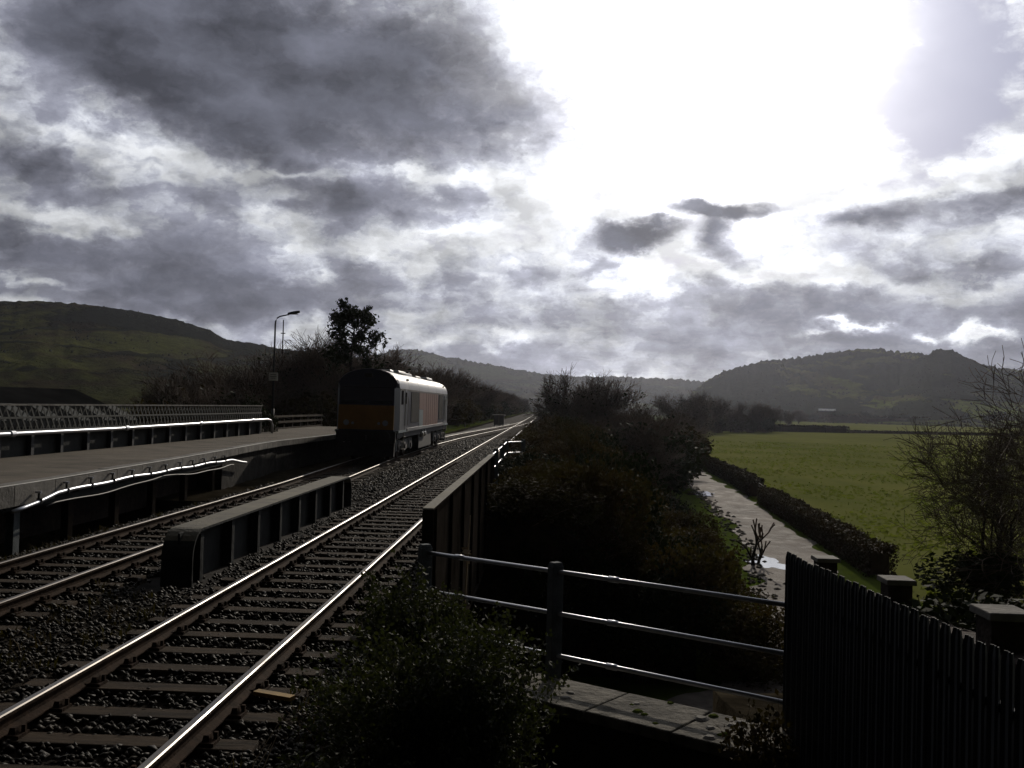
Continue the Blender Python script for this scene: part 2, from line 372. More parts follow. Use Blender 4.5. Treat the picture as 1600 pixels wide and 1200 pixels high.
def ribbon(name, pts, width, z, m, seg=3.0, rough=.25, seed=1, kind='structure'):
    """flat strip along a smooth line with slightly uneven edges"""
    P = np.array(pts, float); d = np.r_[0, np.cumsum(np.linalg.norm(np.diff(P, axis=0), axis=1))]
    u = np.arange(0, d[-1], seg)
    x, y = np.interp(u, d, P[:, 0]), np.interp(u, d, P[:, 1])
    k = np.ones(5)/5
    if len(u) > 12:
        x[2:-2], y[2:-2] = np.convolve(x, k, 'valid'), np.convolve(y, k, 'valid')
    tx, ty = np.gradient(x), np.gradient(y); L = np.hypot(tx, ty); nx_, ny_ = ty/L, -tx/L
    rng = np.random.default_rng(seed); cols = 5; V = []; K = np.hanning(9); K /= K.sum()
    ea, eb = (np.convolve(rng.normal(0, rough*2.2, len(u)+8), K, 'valid') for _ in range(2))
    for i in range(len(u)):
        a, b = -width/2+ea[i]+rng.normal(0, rough*.12), width/2+eb[i]+rng.normal(0, rough*.12)
        for c in range(cols):
            o = a+(b-a)*c/(cols-1); V.append((x[i]+nx_[i]*o, y[i]+ny_[i]*o, z))
    Q = [(i*cols+c, i*cols+c+1, (i+1)*cols+c+1, (i+1)*cols+c) for i in range(len(u)-1) for c in range(cols-1)]
    return tag(np_mesh(name, V, Q, m), kind=kind)

ribbon('verge', LANE, 11.0, ZF+.012, M_verge, seg=1.5, rough=.5, seed=3)
ribbon('lane', LANE, 3.6, ZF+.03, M_lane, seg=.5, rough=.22, seed=4)
HEDGE = [(14.46, 45), (15.5, 60.7), (16.9, 79.3), (16.95, 83.7), (18.3, 98), (19.7, 138), (25, 180), (34, 240), (46, 345)]
def build_field():
    L = HEDGE+[(46.4, 351)]
    P = [(x, y) for x, y in L]
    right = [(119, 393), (300, 470), (700, 560), (700, -20), (12, -20), (13.8, 30)]
    v = [(x, y, ZF+.02) for x, y in P+right]
    me = bpy.data.meshes.new('field'); me.from_pydata(v, [], [tuple(range(len(v)))[::-1]]); me.update()
    tag(link('field', me, M_field), kind='structure')
    m2 = MB(); m2.add([(60, 405, ZF+.02), (130, 405, ZF+.02), (720, 590, ZF+.02), (1500, 1250, ZF+.02), (300, 1120, ZF+.02)], [(0, 1, 2, 3, 4)])
    tag(m2.build('far_field', M_field), kind='structure')
build_field()
for i, (p, a, b, lab) in enumerate([((1199, 880), .95, 1.7, 'p'), ((1095, 772), 1.25, 1.9, 'p'), ((1086, 742), 1.1, 2.1, 'p'), ((1079, 739), .7, 1.6, 'p'), ((1065, 751), .8, 1.5, 'p'), ((1061, 731), .5, 1.5, 'p')]):
    c = at_z(*p, ZF); rng = np.random.default_rng(40+i); n = 40
    th = np.linspace(0, 2*pi, n, endpoint=False)
    rr = 1+.25*np.sin(2*th+rng.uniform(0, 6))+.22*np.sin(3*th+rng.uniform(0, 6))+.16*np.sin(5*th+rng.uniform(0, 6))+.1*np.sin(9*th+rng.uniform(0, 6))+rng.normal(0, .04, n)
    v = [(c.x+a*r*cos(q), c.y+b*r*sin(q), ZF+.038) for r, q in zip(rr, th)]
    o = MB().add(v, [tuple(range(n))]).build('puddle', M_water); tag(o, kind='structure')

def field_tufts():
    rng = np.random.default_rng(31); n = 42000
    y = 40+rng.random(n)**1.6*200; x = 15+(y-40)*.07+rng.random(n)*(18+.75*y)
    pat = np.sin(x*.31+np.sin(y*.13)*2)+np.sin(y*.21+x*.07)+rng.normal(0, .8, n); k = pat > -.2; x, y = x[k], y[k]; n = len(x)
    a = rng.uniform(0, pi, n); w = rng.uniform(.05, .16, n)*(1+y*.006); h = rng.uniform(.04, .13, n)*(1+y*.004); lean = rng.normal(0, .05, (n, 2))
    dx, dy = np.cos(a)*w, np.sin(a)*w; z0 = np.full(n, ZF+.01)
    V = np.stack([np.stack([x-dx, y-dy, z0], 1), np.stack([x+dx, y+dy, z0], 1), np.stack([x+dx*.5+lean[:, 0], y+dy*.5+lean[:, 1], z0+h], 1), np.stack([x-dx*.6+lean[:, 0], y-dy*.6+lean[:, 1], z0+h*.8], 1)], 1)
    tag(np_mesh('field_grass', V.reshape(-1, 3), np.arange(n*4).reshape(-1, 4), M_tuft), 'short tufts of pasture grass in the green field', 'grass', kind='stuff')
M_tuft = mat('grass_tuft', (.165, .172, .055), .9, scale=.5, col2=(.125, .140, .045), spec=0.0, trans=.3)
field_tufts()
# ------------------------------------------------------------------ tracks
RP = [(-.07, -.155), (.07, -.155), (.07, -.143), (.012, -.118), (.010, -.048), (.034, -.036), (.035, -.008), (.024, 0), (-.024, 0), (-.035, -.008), (-.034, -.036), (-.010, -.048), (-.012, -.118), (-.07, -.143)]
def build_track(fx, y0, y1, label, seed, detail_to=45, skip=None, top=None):
    t = empty('railway_track', (0, 0, 0), 0, label, 'railway track')
    rng = random.Random(seed)
    ys = [y0+i*1.5 for i in range(int((min(y1, 220)-y0)/1.5)+1)]
    if y1 > ys[-1]: ys += [y1]
    for s in (-1, 1):
        mb = MB(); mb.sweep(RP, [(fx(y)+s*.7525, y, 0) for y in ys])
        o = mb.build('rail', [M_railsd, top if top else M_rail], t)
        nf = len(RP); idx = [1 if (k % nf) in (6, 7, 8) and k < nf*(len(ys)-1) else 0 for k in range(len(o.data.polygons))]
        o.data.polygons.foreach_set('material_index', idx)
    y = y0+.3; k = 0; far = MB()
    while y < y1 and y < 230:
        x = fx(y); dx = rng.uniform(-.05, .05); rz = rng.uniform(-.02, .02); zt = -.158+rng.uniform(-.012, .006)
        if skip and skip(y): y += .7; continue
        if k < 100:
            mb = MB(); mb.box((x+dx, y, zt-.065), (2.6, .25, .13), rz, taper=.985)
            sl = mb.build('sleeper', M_sleep, t, bevel=.012 if y < 20 else 0)
            if y < detail_to:
                for s in (-1, 1):
                    c = MB(); c.box((x+s*.7525, y, zt+.012), (.36, .17, .03), rz)
                    c.box((x+s*.7525-.11, y, zt+.045), (.06, .12, .06), rz, taper=.7); c.box((x+s*.7525+.11, y, zt+.045), (.06, .12, .06), rz, taper=.7)
                    c.box((x+s*.7525+.16, y+.04, zt+.05), (.03, .03, .06)); c.box((x+s*.7525-.16, y-.04, zt+.05), (.03, .03, .06))
                    c.build('rail_chair', M_railsd, sl)
        else: far.box((x+dx, y, zt-.065), (2.6, .25, .13), rz)
        k += 1; y += .70
    if far.V: tag(far.build('sleeper_row', M_sleep, t), kind='stuff')
    return t
build_track(lambda y: TR_X, 2.5, 1500, 'nearer railway track running straight to the vanishing point, shiny steel rails on wooden sleepers', 11)
build_track(lt_x, 6.0, 184, 'farther railway track beside the platform, carrying the locomotive and curving in to join the other', 12, 30, top=M_raild2)

def build_stones():
    rng = np.random.default_rng(3); N = 60000
    y = 5.5+rng.random(N)**2.0*75; x = rng.uniform(-8.75, -1.0, N); ybig = np.clip((y-25)/50, 0, 1)
    keep = ~((np.abs(x+5.3) < .35) & (y > 13.8) & (y < 27)) & ~((y > 12.4) & (x > -1.75))
    for fx in (TR_X, -7.15):
        ph = ((y-(2.8 if fx == TR_X else 6.3)) % .7); ph = np.minimum(ph, .7-ph)
        on = (np.abs(x-fx) < 1.35) & (ph < .13); keep &= ~(on & (rng.random(N) > .05))
        for s in (-1, 1): keep &= np.abs(x-fx-s*.7525) > .12
    x, y, ybig = x[keep], y[keep], ybig[keep]; N = len(x)
    base = np.array([(1, 0, 0), (-1, 0, 0), (0, 1, 0), (0, -1, 0), (0, 0, 1), (0, 0, -1)], float)
    tri = np.array([(0, 2, 4), (2, 1, 4), (1, 3, 4), (3, 0, 4), (2, 0, 5), (1, 2, 5), (3, 1, 5), (0, 3, 5)])
    s = rng.uniform(.018, .045, (N, 1, 3))*(1+1.2*ybig)[:, None, None]*np.array([1.1, 1.1, .75])
    v = base[None]*s*rng.uniform(.6, 1.3, (N, 6, 1))
    a = rng.uniform(0, 2*pi, N); c, q = np.cos(a)[:, None], np.sin(a)[:, None]
    vx = v[..., 0]*c-v[..., 1]*q; vy = v[..., 0]*q+v[..., 1]*c
    tl = rng.uniform(-.6, .6, (N, 1)); vz = v[..., 2]+vx*tl
    z = -.205+rng.uniform(-.01, .045, N)
    hump = (np.abs(x+5.3) < 1.0)*.02; z = z+hump
    V = np.stack([vx+x[:, None], vy+y[:, None], vz+z[:, None]], -1)
    Q = (tri[None]+np.arange(N)[:, None, None]*6).reshape(-1, 3)
    tag(np_mesh('ballast_stones', V.reshape(-1, 3), Q, M_stone), 'loose grey ballast stones between and beside the rails', 'ballast', kind='stuff')
build_stones()

# ------------------------------------------------------------------ bridge: deck, abutments, girders, wing wall
def build_bridge():
    b = empty('railway_bridge', (-5.3, BR0, -.3), 0, 'dark steel railway underbridge carrying both tracks over the lane', 'bridge'); I = Vector((5.3, -BR0, .3))
    def put(mb, name, m, par=b, **k):
        o = mb.build(name, m, par, **k)
        if par is b: o.location = I
        return o
    put(MB().box((-5.3, (BR0+BR1)/2, -.72), (7.4, BR1-BR0+2.0, .9)), 'deck', M_masonry)
    put(MB().box((-7.3, BR0-.5, -2.75), (11.5, 1.0, 3.6)), 'abutment', M_masonry)
    put(MB().box((-7.1, BR1+.55, -2.75), (11.8, 1.0, 3.6)), 'abutment', M_masonry)
    # wing wall beyond the bridge holding back the bank on the right
    put(MB().bar((-1.2, BR1+.4, -2.9), (3.4, BR1+2.6, -3.4), .6, 3.2), 'wing_wall', M_masonry)
build_bridge()

def plate_girder(name, x, y0, y1, zt, zb, fw, label, faces, round_end=True, step=1.5, paint=None):
    paint = paint or M_steel
    t = empty(name, (x, y0, zb), 0, label, 'girder'); L = y1-y0
    mb = MB(); h = zt-zb
    r = .42 if round_end else .05
    # flange: flat top that curls down over a rounded end
    line = [(0, y, h) for y in np.linspace(L-r, r, 14)]
    arc = [(0, r-r*sin(a), h-r+r*cos(a)) for a in np.linspace(0, pi/2, 8)][1:]
    arc2 = [(0, L-r+r*sin(a), h-r+r*cos(a)) for a in np.linspace(pi/2, 0, 8)]
    pts = [(0, L, 0)]+arc2[:-1]+line+arc+[(0, 0, 0)]
    v = []; th = .035
    P = np.array(pts); n = len(P)
    for i in range(n):
        d = P[min(i+1, n-1)]-P[max(i-1, 0)]; d /= np.linalg.norm(d); nn = np.array([0, d[2], -d[1]]);
        nn = nn if nn[2] > 0 or abs(nn[2]) < 1e-6 else -nn
        if abs(nn[2]) < 1e-3: nn = np.array([0, 1. if P[i][1] > L/2 else -1., 0])
        for sx, o in ((-fw/2, 0), (fw/2, 0), (fw/2, -th), (-fw/2, -th)): v.append(P[i]+np.array([sx, 0, 0])+nn*o)
    f = [(i*4+k, i*4+(k+1) % 4, (i+1)*4+(k+1) % 4, (i+1)*4+k) for i in range(n-1) for k in range(4)]+[(3, 2, 1, 0), tuple((n-1)*4+k for k in range(4))]
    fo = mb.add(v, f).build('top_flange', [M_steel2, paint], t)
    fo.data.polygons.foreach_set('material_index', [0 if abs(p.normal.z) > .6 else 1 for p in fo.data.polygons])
    MB().box((0, L/2, h/2-.02), (.03, L-.12, h-.05)).build('web', paint, t)
    MB().box((0, L/2, .03), (fw*.9, L-.1, .04)).build('bottom_flange', paint, t)
    for s in faces:
        y = .55
        while y < L-.3:
            st = MB(); st.box((s*fw*.21, y, h/2), (fw*.36, .05, h-.08)); st.box((s*fw*.36, y, h/2), (.025, .13, h-.10))
            st.build('stiffener', paint, t); y += step
    return t
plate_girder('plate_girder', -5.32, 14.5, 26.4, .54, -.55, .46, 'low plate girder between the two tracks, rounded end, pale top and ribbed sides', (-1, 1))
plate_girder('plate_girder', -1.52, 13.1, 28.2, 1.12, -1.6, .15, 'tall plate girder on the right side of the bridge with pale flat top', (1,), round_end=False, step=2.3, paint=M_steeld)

def build_wing():
    t = empty('coping_wall', (0, 0, 0), 0, 'low stone wing wall with mossy flat coping slabs under the tube fence', 'wall')
    A, B = np.array([-1.6, wing_y(-1.6)+.02]), np.array([2.42, wing_y(2.42)]); d = B-A; L = np.linalg.norm(d); d /= L; nrm = np.array([d[1], -d[0]])   # nrm to the camera side
    if nrm[1] > 0: nrm = -nrm
    rz = atan2(d[1], d[0]); c0 = (A+B)/2+nrm*.36
    MB().box((c0[0], c0[1], -2.55), (L, .66, 4.0), rz).build('wall_body', M_masonry, t)
    rng = random.Random(2); u = 0.0
    while u < L-.05:
        w = min(rng.uniform(.85, 1.05), L-u); c = A+d*(u+w/2)+nrm*(.37+rng.uniform(-.012, .012))
        MB().box((c[0], c[1], -.50+rng.uniform(-.008, .008)), (w-.018, .84, .11), rz+rng.uniform(-.006, .006)).build('coping_slab', M_slab, t, bevel=.015)
        u += w
    # moss cushions and lichen on the slabs
    for i in range(34):
        u = rng.uniform(.9, L-.1); q = rng.uniform(-.02, .74); c = A+d*u+nrm*q; r = rng.uniform(.025, .075)
        mb = MB(); n = 9
        ring = [(c[0]+r*cos(2*pi*k/n)*rng.uniform(.7, 1.2), c[1]+r*sin(2*pi*k/n)*rng.uniform(.7, 1.2), -.443) for k in range(n)]
        ring2 = [((x-c[0])*.6+c[0], (y-c[1])*.6+c[1], -.443+r*.28) for x, y, _ in ring]
        mb.add(ring+ring2, [(k, (k+1) % n, n+(k+1) % n, n+k) for k in range(n)]+[tuple(range(n, 2*n))])
        mb.build('moss_patch', M_coping if i % 3 else M_grass, t)
build_wing()

def tube_fence(posts, label, zt, gap=.45, zb=-.45, post_w=.14, ext=None, sleeve=True, rr=.024, h_over=.10):
    t = empty('tube_fence', (posts[0][0], posts[0][1], zb), 0, label, 'fence'); o = Vector((posts[0][0], posts[0][1], zb))
    for i, (x, y) in enumerate(posts):
        mb = MB(); hh = zt+h_over-zb
        mb.box((x-o.x, y-o.y, hh/2-.02), (post_w, post_w*.8, hh-.04), .6); mb.box((x-o.x, y-o.y, hh-.02), (post_w*.98, post_w*.78, .04), .6, taper=.8)
        mb.build('post', M_conc, t, bevel=.008)
    P = [Vector((x, y, 0)) for x, y in posts]
    if ext: P = P+[Vector((ext[0], ext[1], 0))]
    for k in range(3):
        z = zt-k*gap; mb = MB()
        mb.tube([(p.x-o.x, p.y-o.y, z-zb) for p in P], rr, 10)
        r = mb.build('rail', M_pipe, t, smooth=True)
        if sleeve:
            s = MB()
            for a, b in zip(P[:-1], P[1:]):
                q = a.lerp(b, .28); w = (b-a).normalized()*.06
                s.tube([(q.x-w.x-o.x, q.y-w.y-o.y, z-zb), (q.x+w.x-o.x, q.y+w.y-o.y, z-zb)], rr*1.35, 10)
            s.build('sleeve', M_pipe, r, smooth=True)
    return t
tube_fence([(-1.42, 12.05), (.13, 10.97)], 'three-rail tubular fence with concrete post on the coping slabs, running up to the palisade', .70, ext=(2.27, 9.47))
tube_fence([(-1.66, 28.6), (-1.66, 33.0), (-1.66, 37.5), (-1.68, 42.0), (-1.0, 43.2)], 'distant three-rail tubular fence beside the track beyond the bridge girder', .97, zb=-.3, sleeve=False)

# ------------------------------------------------------------------ palisade, piers
def build_palisade():
    A, B = np.array([2.26, 9.42]), np.array([2.78, 3.0]); d = (B-A); L = np.linalg.norm(d); d /= L; n = np.array([-d[1], d[0]])
    t = empty('palisade_fence', (A[0], A[1], -1.0), 0, 'dark steel palisade fence of notched upright pales at the lower right', 'fence'); o = np.array([A[0], A[1], -1.0])
    zt = lambda u: 1.18
    m = MB(); u = 0.0; rng = random.Random(6); bolts = MB()
    while u < L:
        c = A+d*u; z0 = -1.0+.12*u*.6; top = 1.19+rng.uniform(-.012, .012)
        for off, wd, ang in ((-.032, .046, .75), (0, .034, 0), (.032, .046, -.75)):
            p = c+d*off
            m.box((p[0]-o[0], p[1]-o[1]-(0), (z0+top-.06)/2-o[2]), (wd, .016, top-.06-z0), atan2(d[1], d[0])+ang)
            m.box((p[0]-o[0], p[1]-o[1], top-.03-o[2]), (wd, .016, .06), atan2(d[1], d[0])+ang, taper=.45)
        for zb in (.86, -.3):
            bolts.box((c[0]-n[0]*.012-o[0], c[1]-n[1]*.012-o[1], zb-o[2]), (.022, .022, .022))
        u += .145
    m.build('pales', M_palis, t)
    for z in (.86, -.3):
        p, q = A+n*.03, B+n*.03; MB().bar((p[0]-o[0], p[1]-o[1], z-o[2]), (q[0]-o[0], q[1]-o[1], z-o[2]), .045, .045).build('rail', M_palis, t)
    for u in (.02, 2.75, 5.5):
        c = A+d*u+n*.09; MB().box((c[0]-o[0], c[1]-o[1], 1.0), (.10, .10, 2.1)).build('post', M_palis, t)
build_palisade()
def build_piers():
    caps = [(at_y(1290, 868, 15.0), 'farthest'), (at_y(1401, 900, 11.8), 'middle'), (at_y(1566, 947, 7.7), 'nearest')]
    pts = [c for c, _ in caps]
    t = empty('ramp_wall', (pts[0].x, pts[0].y, ZF), 0, 'dark brick retaining wall running behind the palisade between the capped piers', 'wall'); o = Vector((pts[0].x, pts[0].y, ZF))
    for a, b in zip(pts, pts[1:]+[Vector((3.2, 2.5, 1.3))]):
        p, q = Vector(a)-o, Vector(b)-o; zt = (p.z+q.z)/2
        mb = MB(); d = (q-p).normalized(); s = Vector((d.y, -d.x, 0)).normalized()*.12
        v = []
        for e in (p, q):
            for sg in (-1, 1):
                v += [tuple(Vector((e.x+s.x*sg, e.y+s.y*sg, 0))), tuple(Vector((e.x+s.x*sg, e.y+s.y*sg, e.z-.32)))]
        mb.add(v, [(0, 1, 3, 2), (4, 6, 7, 5), (0, 4, 5, 1), (2, 3, 7, 6), (1, 5, 7, 3)]).build('wall_panel', M_brick, t)
    for (c, w) in caps:
        pr = empty('brick_pier', (c.x, c.y, ZF), 0, f'dark pier with pale square cap, {w} of the three behind the palisade', 'pier', 'capped piers behind the palisade')
        h = c.z-ZF
        MB().box((0, 0, (h-.08)/2), (.27, .27, h-.08)).build('shaft', M_brick, pr)
        MB().box((0, 0, h-.05), (.34, .38, .06), taper=.97).build('cap', M_coping, pr, bevel=.01)
build_piers()

# ------------------------------------------------------------------ platform
def build_platform():
    t = empty('platform', (-11, 20, 0), 0, 'low station platform with pale edge beside the farther track', 'platform'); o = np.array([-11, 20, 0])
    ys = list(np.arange(6, 62.1, 2.0)); mb = MB(); v = []
    for y in ys:
        e = edge_x(y); back = -12.95 if y < 45 else -14.6
        v += [(e-.42, y, .92), (back, y, .92), (back, y, .70), (e-.42, y, .70)]
    f = [(i*4+k, (i+1)*4+k, (i+1)*4+(k+1) % 4, i*4+(k+1) % 4) for i in range(len(ys)-1) for k in range(4)]+[(0, 1, 2, 3), tuple((len(ys)-1)*4+k for k in (3, 2, 1, 0))]
    p = mb.add(np.array(v)-o, f).build('surface', M_plat, t)
    y = 6.0; rng = random.Random(1)
    while y < 61.5:
        w = 1.5; a, b = edge_x(y), edge_x(y+w)
        s = MB(); zt = .925+rng.uniform(-.006, .006); hgt = .20 if y > 17 else .34
        q = [(a-.42, y+.01), (a, y+.01), (b, y+w-.01), (b-.42, y+w-.01)]
        s.add([(x-o[0], yy-o[1], zz) for zz in (zt-hgt, zt) for x, yy in q], [(3, 2, 1, 0), (4, 5, 6, 7), (0, 1, 5, 4), (1, 2, 6, 5), (2, 3, 7, 6), (3, 0, 4, 7)])
        s.build('edge_slab', M_coping, t); y += w
    ln = MB(); v = []
    for y in ys: e = edge_x(y); v += [(e-.10, y, .938), (e-.015, y, .938)]
    ln.add(np.array(v)-o, [(i*2, i*2+1, i*2+3, i*2+2) for i in range(len(ys)-1)]).build('edge_line', M_white, t)
    wl = MB(); v = []; yb = [y for y in ys if y >= 30]
    for y in yb: e = edge_x(y); v += [(e-.12, y, .72), (e-.12, y, -.4)]
    wl.add(np.array(v)-o, [(i*2, i*2+2, i*2+3, i*2+1) for i in range(len(yb)-1)]).build('front_wall', M_masonry, t)
    MB().box((-10.7+11, 18.2-20, .12), (.3, 24, 1.15)).build('inner_wall', M_brick, t)
    for y in (12, 14.5, 17, 19.2, 21.6, 24, 26.6, 29.4):
        c = MB(); e = edge_x(y)-.28; c.box((e-o[0], y-o[1], .17), (.14, .20, 1.08)); c.box((e-o[0], y-o[1], .64), (.3, .3, .08)); c.build('column', M_conc if y == 17 else M_steeld, t)
    bm = MB(); bm.sweep([(-.06, -.22), (.06, -.22), (.06, 0), (-.06, 0)], [(edge_x(y)-.2-o[0], y-o[1], .70) for y in ys if y < 31]); bm.build('edge_beam', M_steel, t)
    # ramp at the far end
    MB().add(np.array([(edge_x(62), 62, .92), (-14.6, 62, .92), (-14.6, 72, -.2), (-10.2, 72, -.2)])-o, [(0, 3, 2, 1)]).build('end_ramp', M_plat, t)
build_platform()

def build_cable_pipe():
    key = [(16.3, .52), (17.0, .60), (17.9, .70), (21, .72), (25, .69), (28, .66), (30.2, .62), (31.2, .52), (32.6, .42)]
    t = empty('cable_pipe', (-8.8, 16.3, .5), 0, 'silver pipe on small brackets along the front of the platform', 'pipe'); o = np.array([-8.8, 16.3, .5])
    pts = []
    for y in np.arange(16.3, 32.7, .4):
        pts.append((edge_x(y)+.08, y, interp(key, y)+.012*sin(y*2.1)))
    MB().tube(np.array(pts)-o, .036, 10).build('pipe', M_pipe, t, smooth=True)
    cb = [(x-.02, y, z-.10-.11*abs(sin((y-16.3)*.42))) for x, y, z in pts[3:-4]]
    MB().tube(np.array(cb)-o, .016, 6).build('slack_cable', M_rope, t, smooth=True)
    for y in np.arange(17.2, 30.5, 1.12):
        x, z = edge_x(y), interp(key, y)
        b = MB(); b.box(np.array((x+.07, y, z+.07))-o, (.03, .03, .13)); b.box(np.array((x+.08, y, z))-o, (.09, .035, .09))
        bo = b.build('bracket', M_steel, t); MB().box(np.array((x+.06, y, z+.15))-o, (.10, .05, .035)).build('bolt_head', M_pipe, bo)
build_cable_pipe()

def build_lattice():
    X, y0, y1 = -13.15, 9.0, 46.0
    t = empty('lattice_parapet', (X, y0, .9), 0, 'dark girder parapet along the back of the platform with lattice railing on top', 'parapet')
    L = y1-y0
    MB().box((0, L/2, .27), (.05, L, .60)).build('web', M_steel, t)
    for y in np.arange(.6, L, 1.55):
        MB().box((.09, y, .27), (.13, .14, .58)).build('stiffener', M_palis, t)
    MB().box((0, L/2, .585), (.30, L, .03)).build('top_flange', M_steel, t)
    la = MB(); h0, h1 = .66, 1.27; st = .30
    for y in np.arange(0, L-.35, st):
        la.bar((-.012, y, h0), (-.012, y+.42, h1), .008, .055); la.bar((.012, y+.42, h0), (.012, y, h1), .008, .055)
    for z in (h0-.02,): la.box((0, L/2, z), (.06, L, .05))
    la.box((0, L/2, (h0+h1)/2), (.04, L, .05))
    la.build('lattice', M_lattice, t)
    MB().box((0, L/2, h1+.02), (.07, L, .045)).build('top_rail', M_white if False else M_coping, t)
    p = empty('handrail_pipe', (X+.26, y0, 1.5), 0, 'bright silver handrail pipe running along the foot of the lattice railing', 'pipe')
    pts = [(0, y, -.01+.08*max(0, (y-21)/16)) for y in np.arange(0, L+.3, 1.0)]+[(.05, L+.5, -.0), (.08, L+.62, -.2), (.08, L+.62, -.58)]
    MB().tube(pts, .055, 14).build('pipe', M_pipe, p, smooth=True)
    for y in np.arange(1.7, L, 6.6):
        j = MB(); zz = -.01+.08*max(0, (y-21)/16); j.tube([(0, y-.10, zz), (0, y+.10, zz)], .078, 12); j.box((-.10, y, zz), (.16, .06, .05)); j.build('joint', M_pipe, p, smooth=False)
build_lattice()

def build_lamp():
    b = at_z(425, 672, .92); t = empty('street_lamp', (b.x, b.y, .92), 0, 'tall dark lamp post with a curved arm and small white sign on the platform', 'street lamp')
    MB().tube([(0, 0, 0), (0, 0, 1.1)], .085, 12).build('base', M_dkgrey, t, smooth=True)
    pole = [(0, 0, 1.1), (0, 0, 5.45), (.02, 0, 5.62), (.10, -.02, 5.78), (.25, -.04, 5.86), (.72, -.1, 5.96)]
    MB().tube(pole, [.055, .042, .04, .036, .034, .032], 10).build('pole', M_dkgrey, t, smooth=True)
    h = MB(); v = []
    for k, (w, zz) in enumerate([(.06, .0), (.14, .03), (.16, .05), (.15, .05), (.07, .02)]):
        x = .66+k*.155; z = 5.95+k*.028
        v += [(x, -w-.1, z), (x, w-.1, z), (x, w*.6-.1, z+.10+zz*.4), (x, -w*.6-.1, z+.10+zz*.4)]
    f = [(i*4+k, i*4+(k+1) % 4, (i+1)*4+(k+1) % 4, (i+1)*4+k) for i in range(4) for k in range(4)]+[(3, 2, 1, 0), (16, 17, 18, 19)]
    hd = h.add(v, f).build('lamp_head', M_dkgrey, t); MB().box((.98, -.1, 5.985), (.42, .2, .03)).build('lens', M_lens, hd)
    s = MB().box((0, -.075, 2.75), (.46, .02, .42)).build('sign', M_sign, t)
    ink = MB()
    for i, w in enumerate((.30, .34, .26)): ink.box((0, -.088, 2.85-.09*i), (w, .004, .025))
    ink.build('sign_lines', M_ink, s); MB().box((0, -.05, 2.75), (.14, .06, .3)).build('sign_clamp', M_dkgrey, s)
build_lamp()
def build_wood_fence():
    t = empty('wooden_fence', (-14.3, 47, .5), 0, 'dark post and rail fence behind the platform lamp', 'fence')
    for i in range(10): MB().box((0, i*1.8, .55), (.11, .11, 1.25)).build('post', M_sleep, t)
    for z in (.45, .8, 1.1): MB().box((.07, 8.1, z), (.04, 16.6, .11)).build('rail', M_sleep, t)
build_wood_fence()

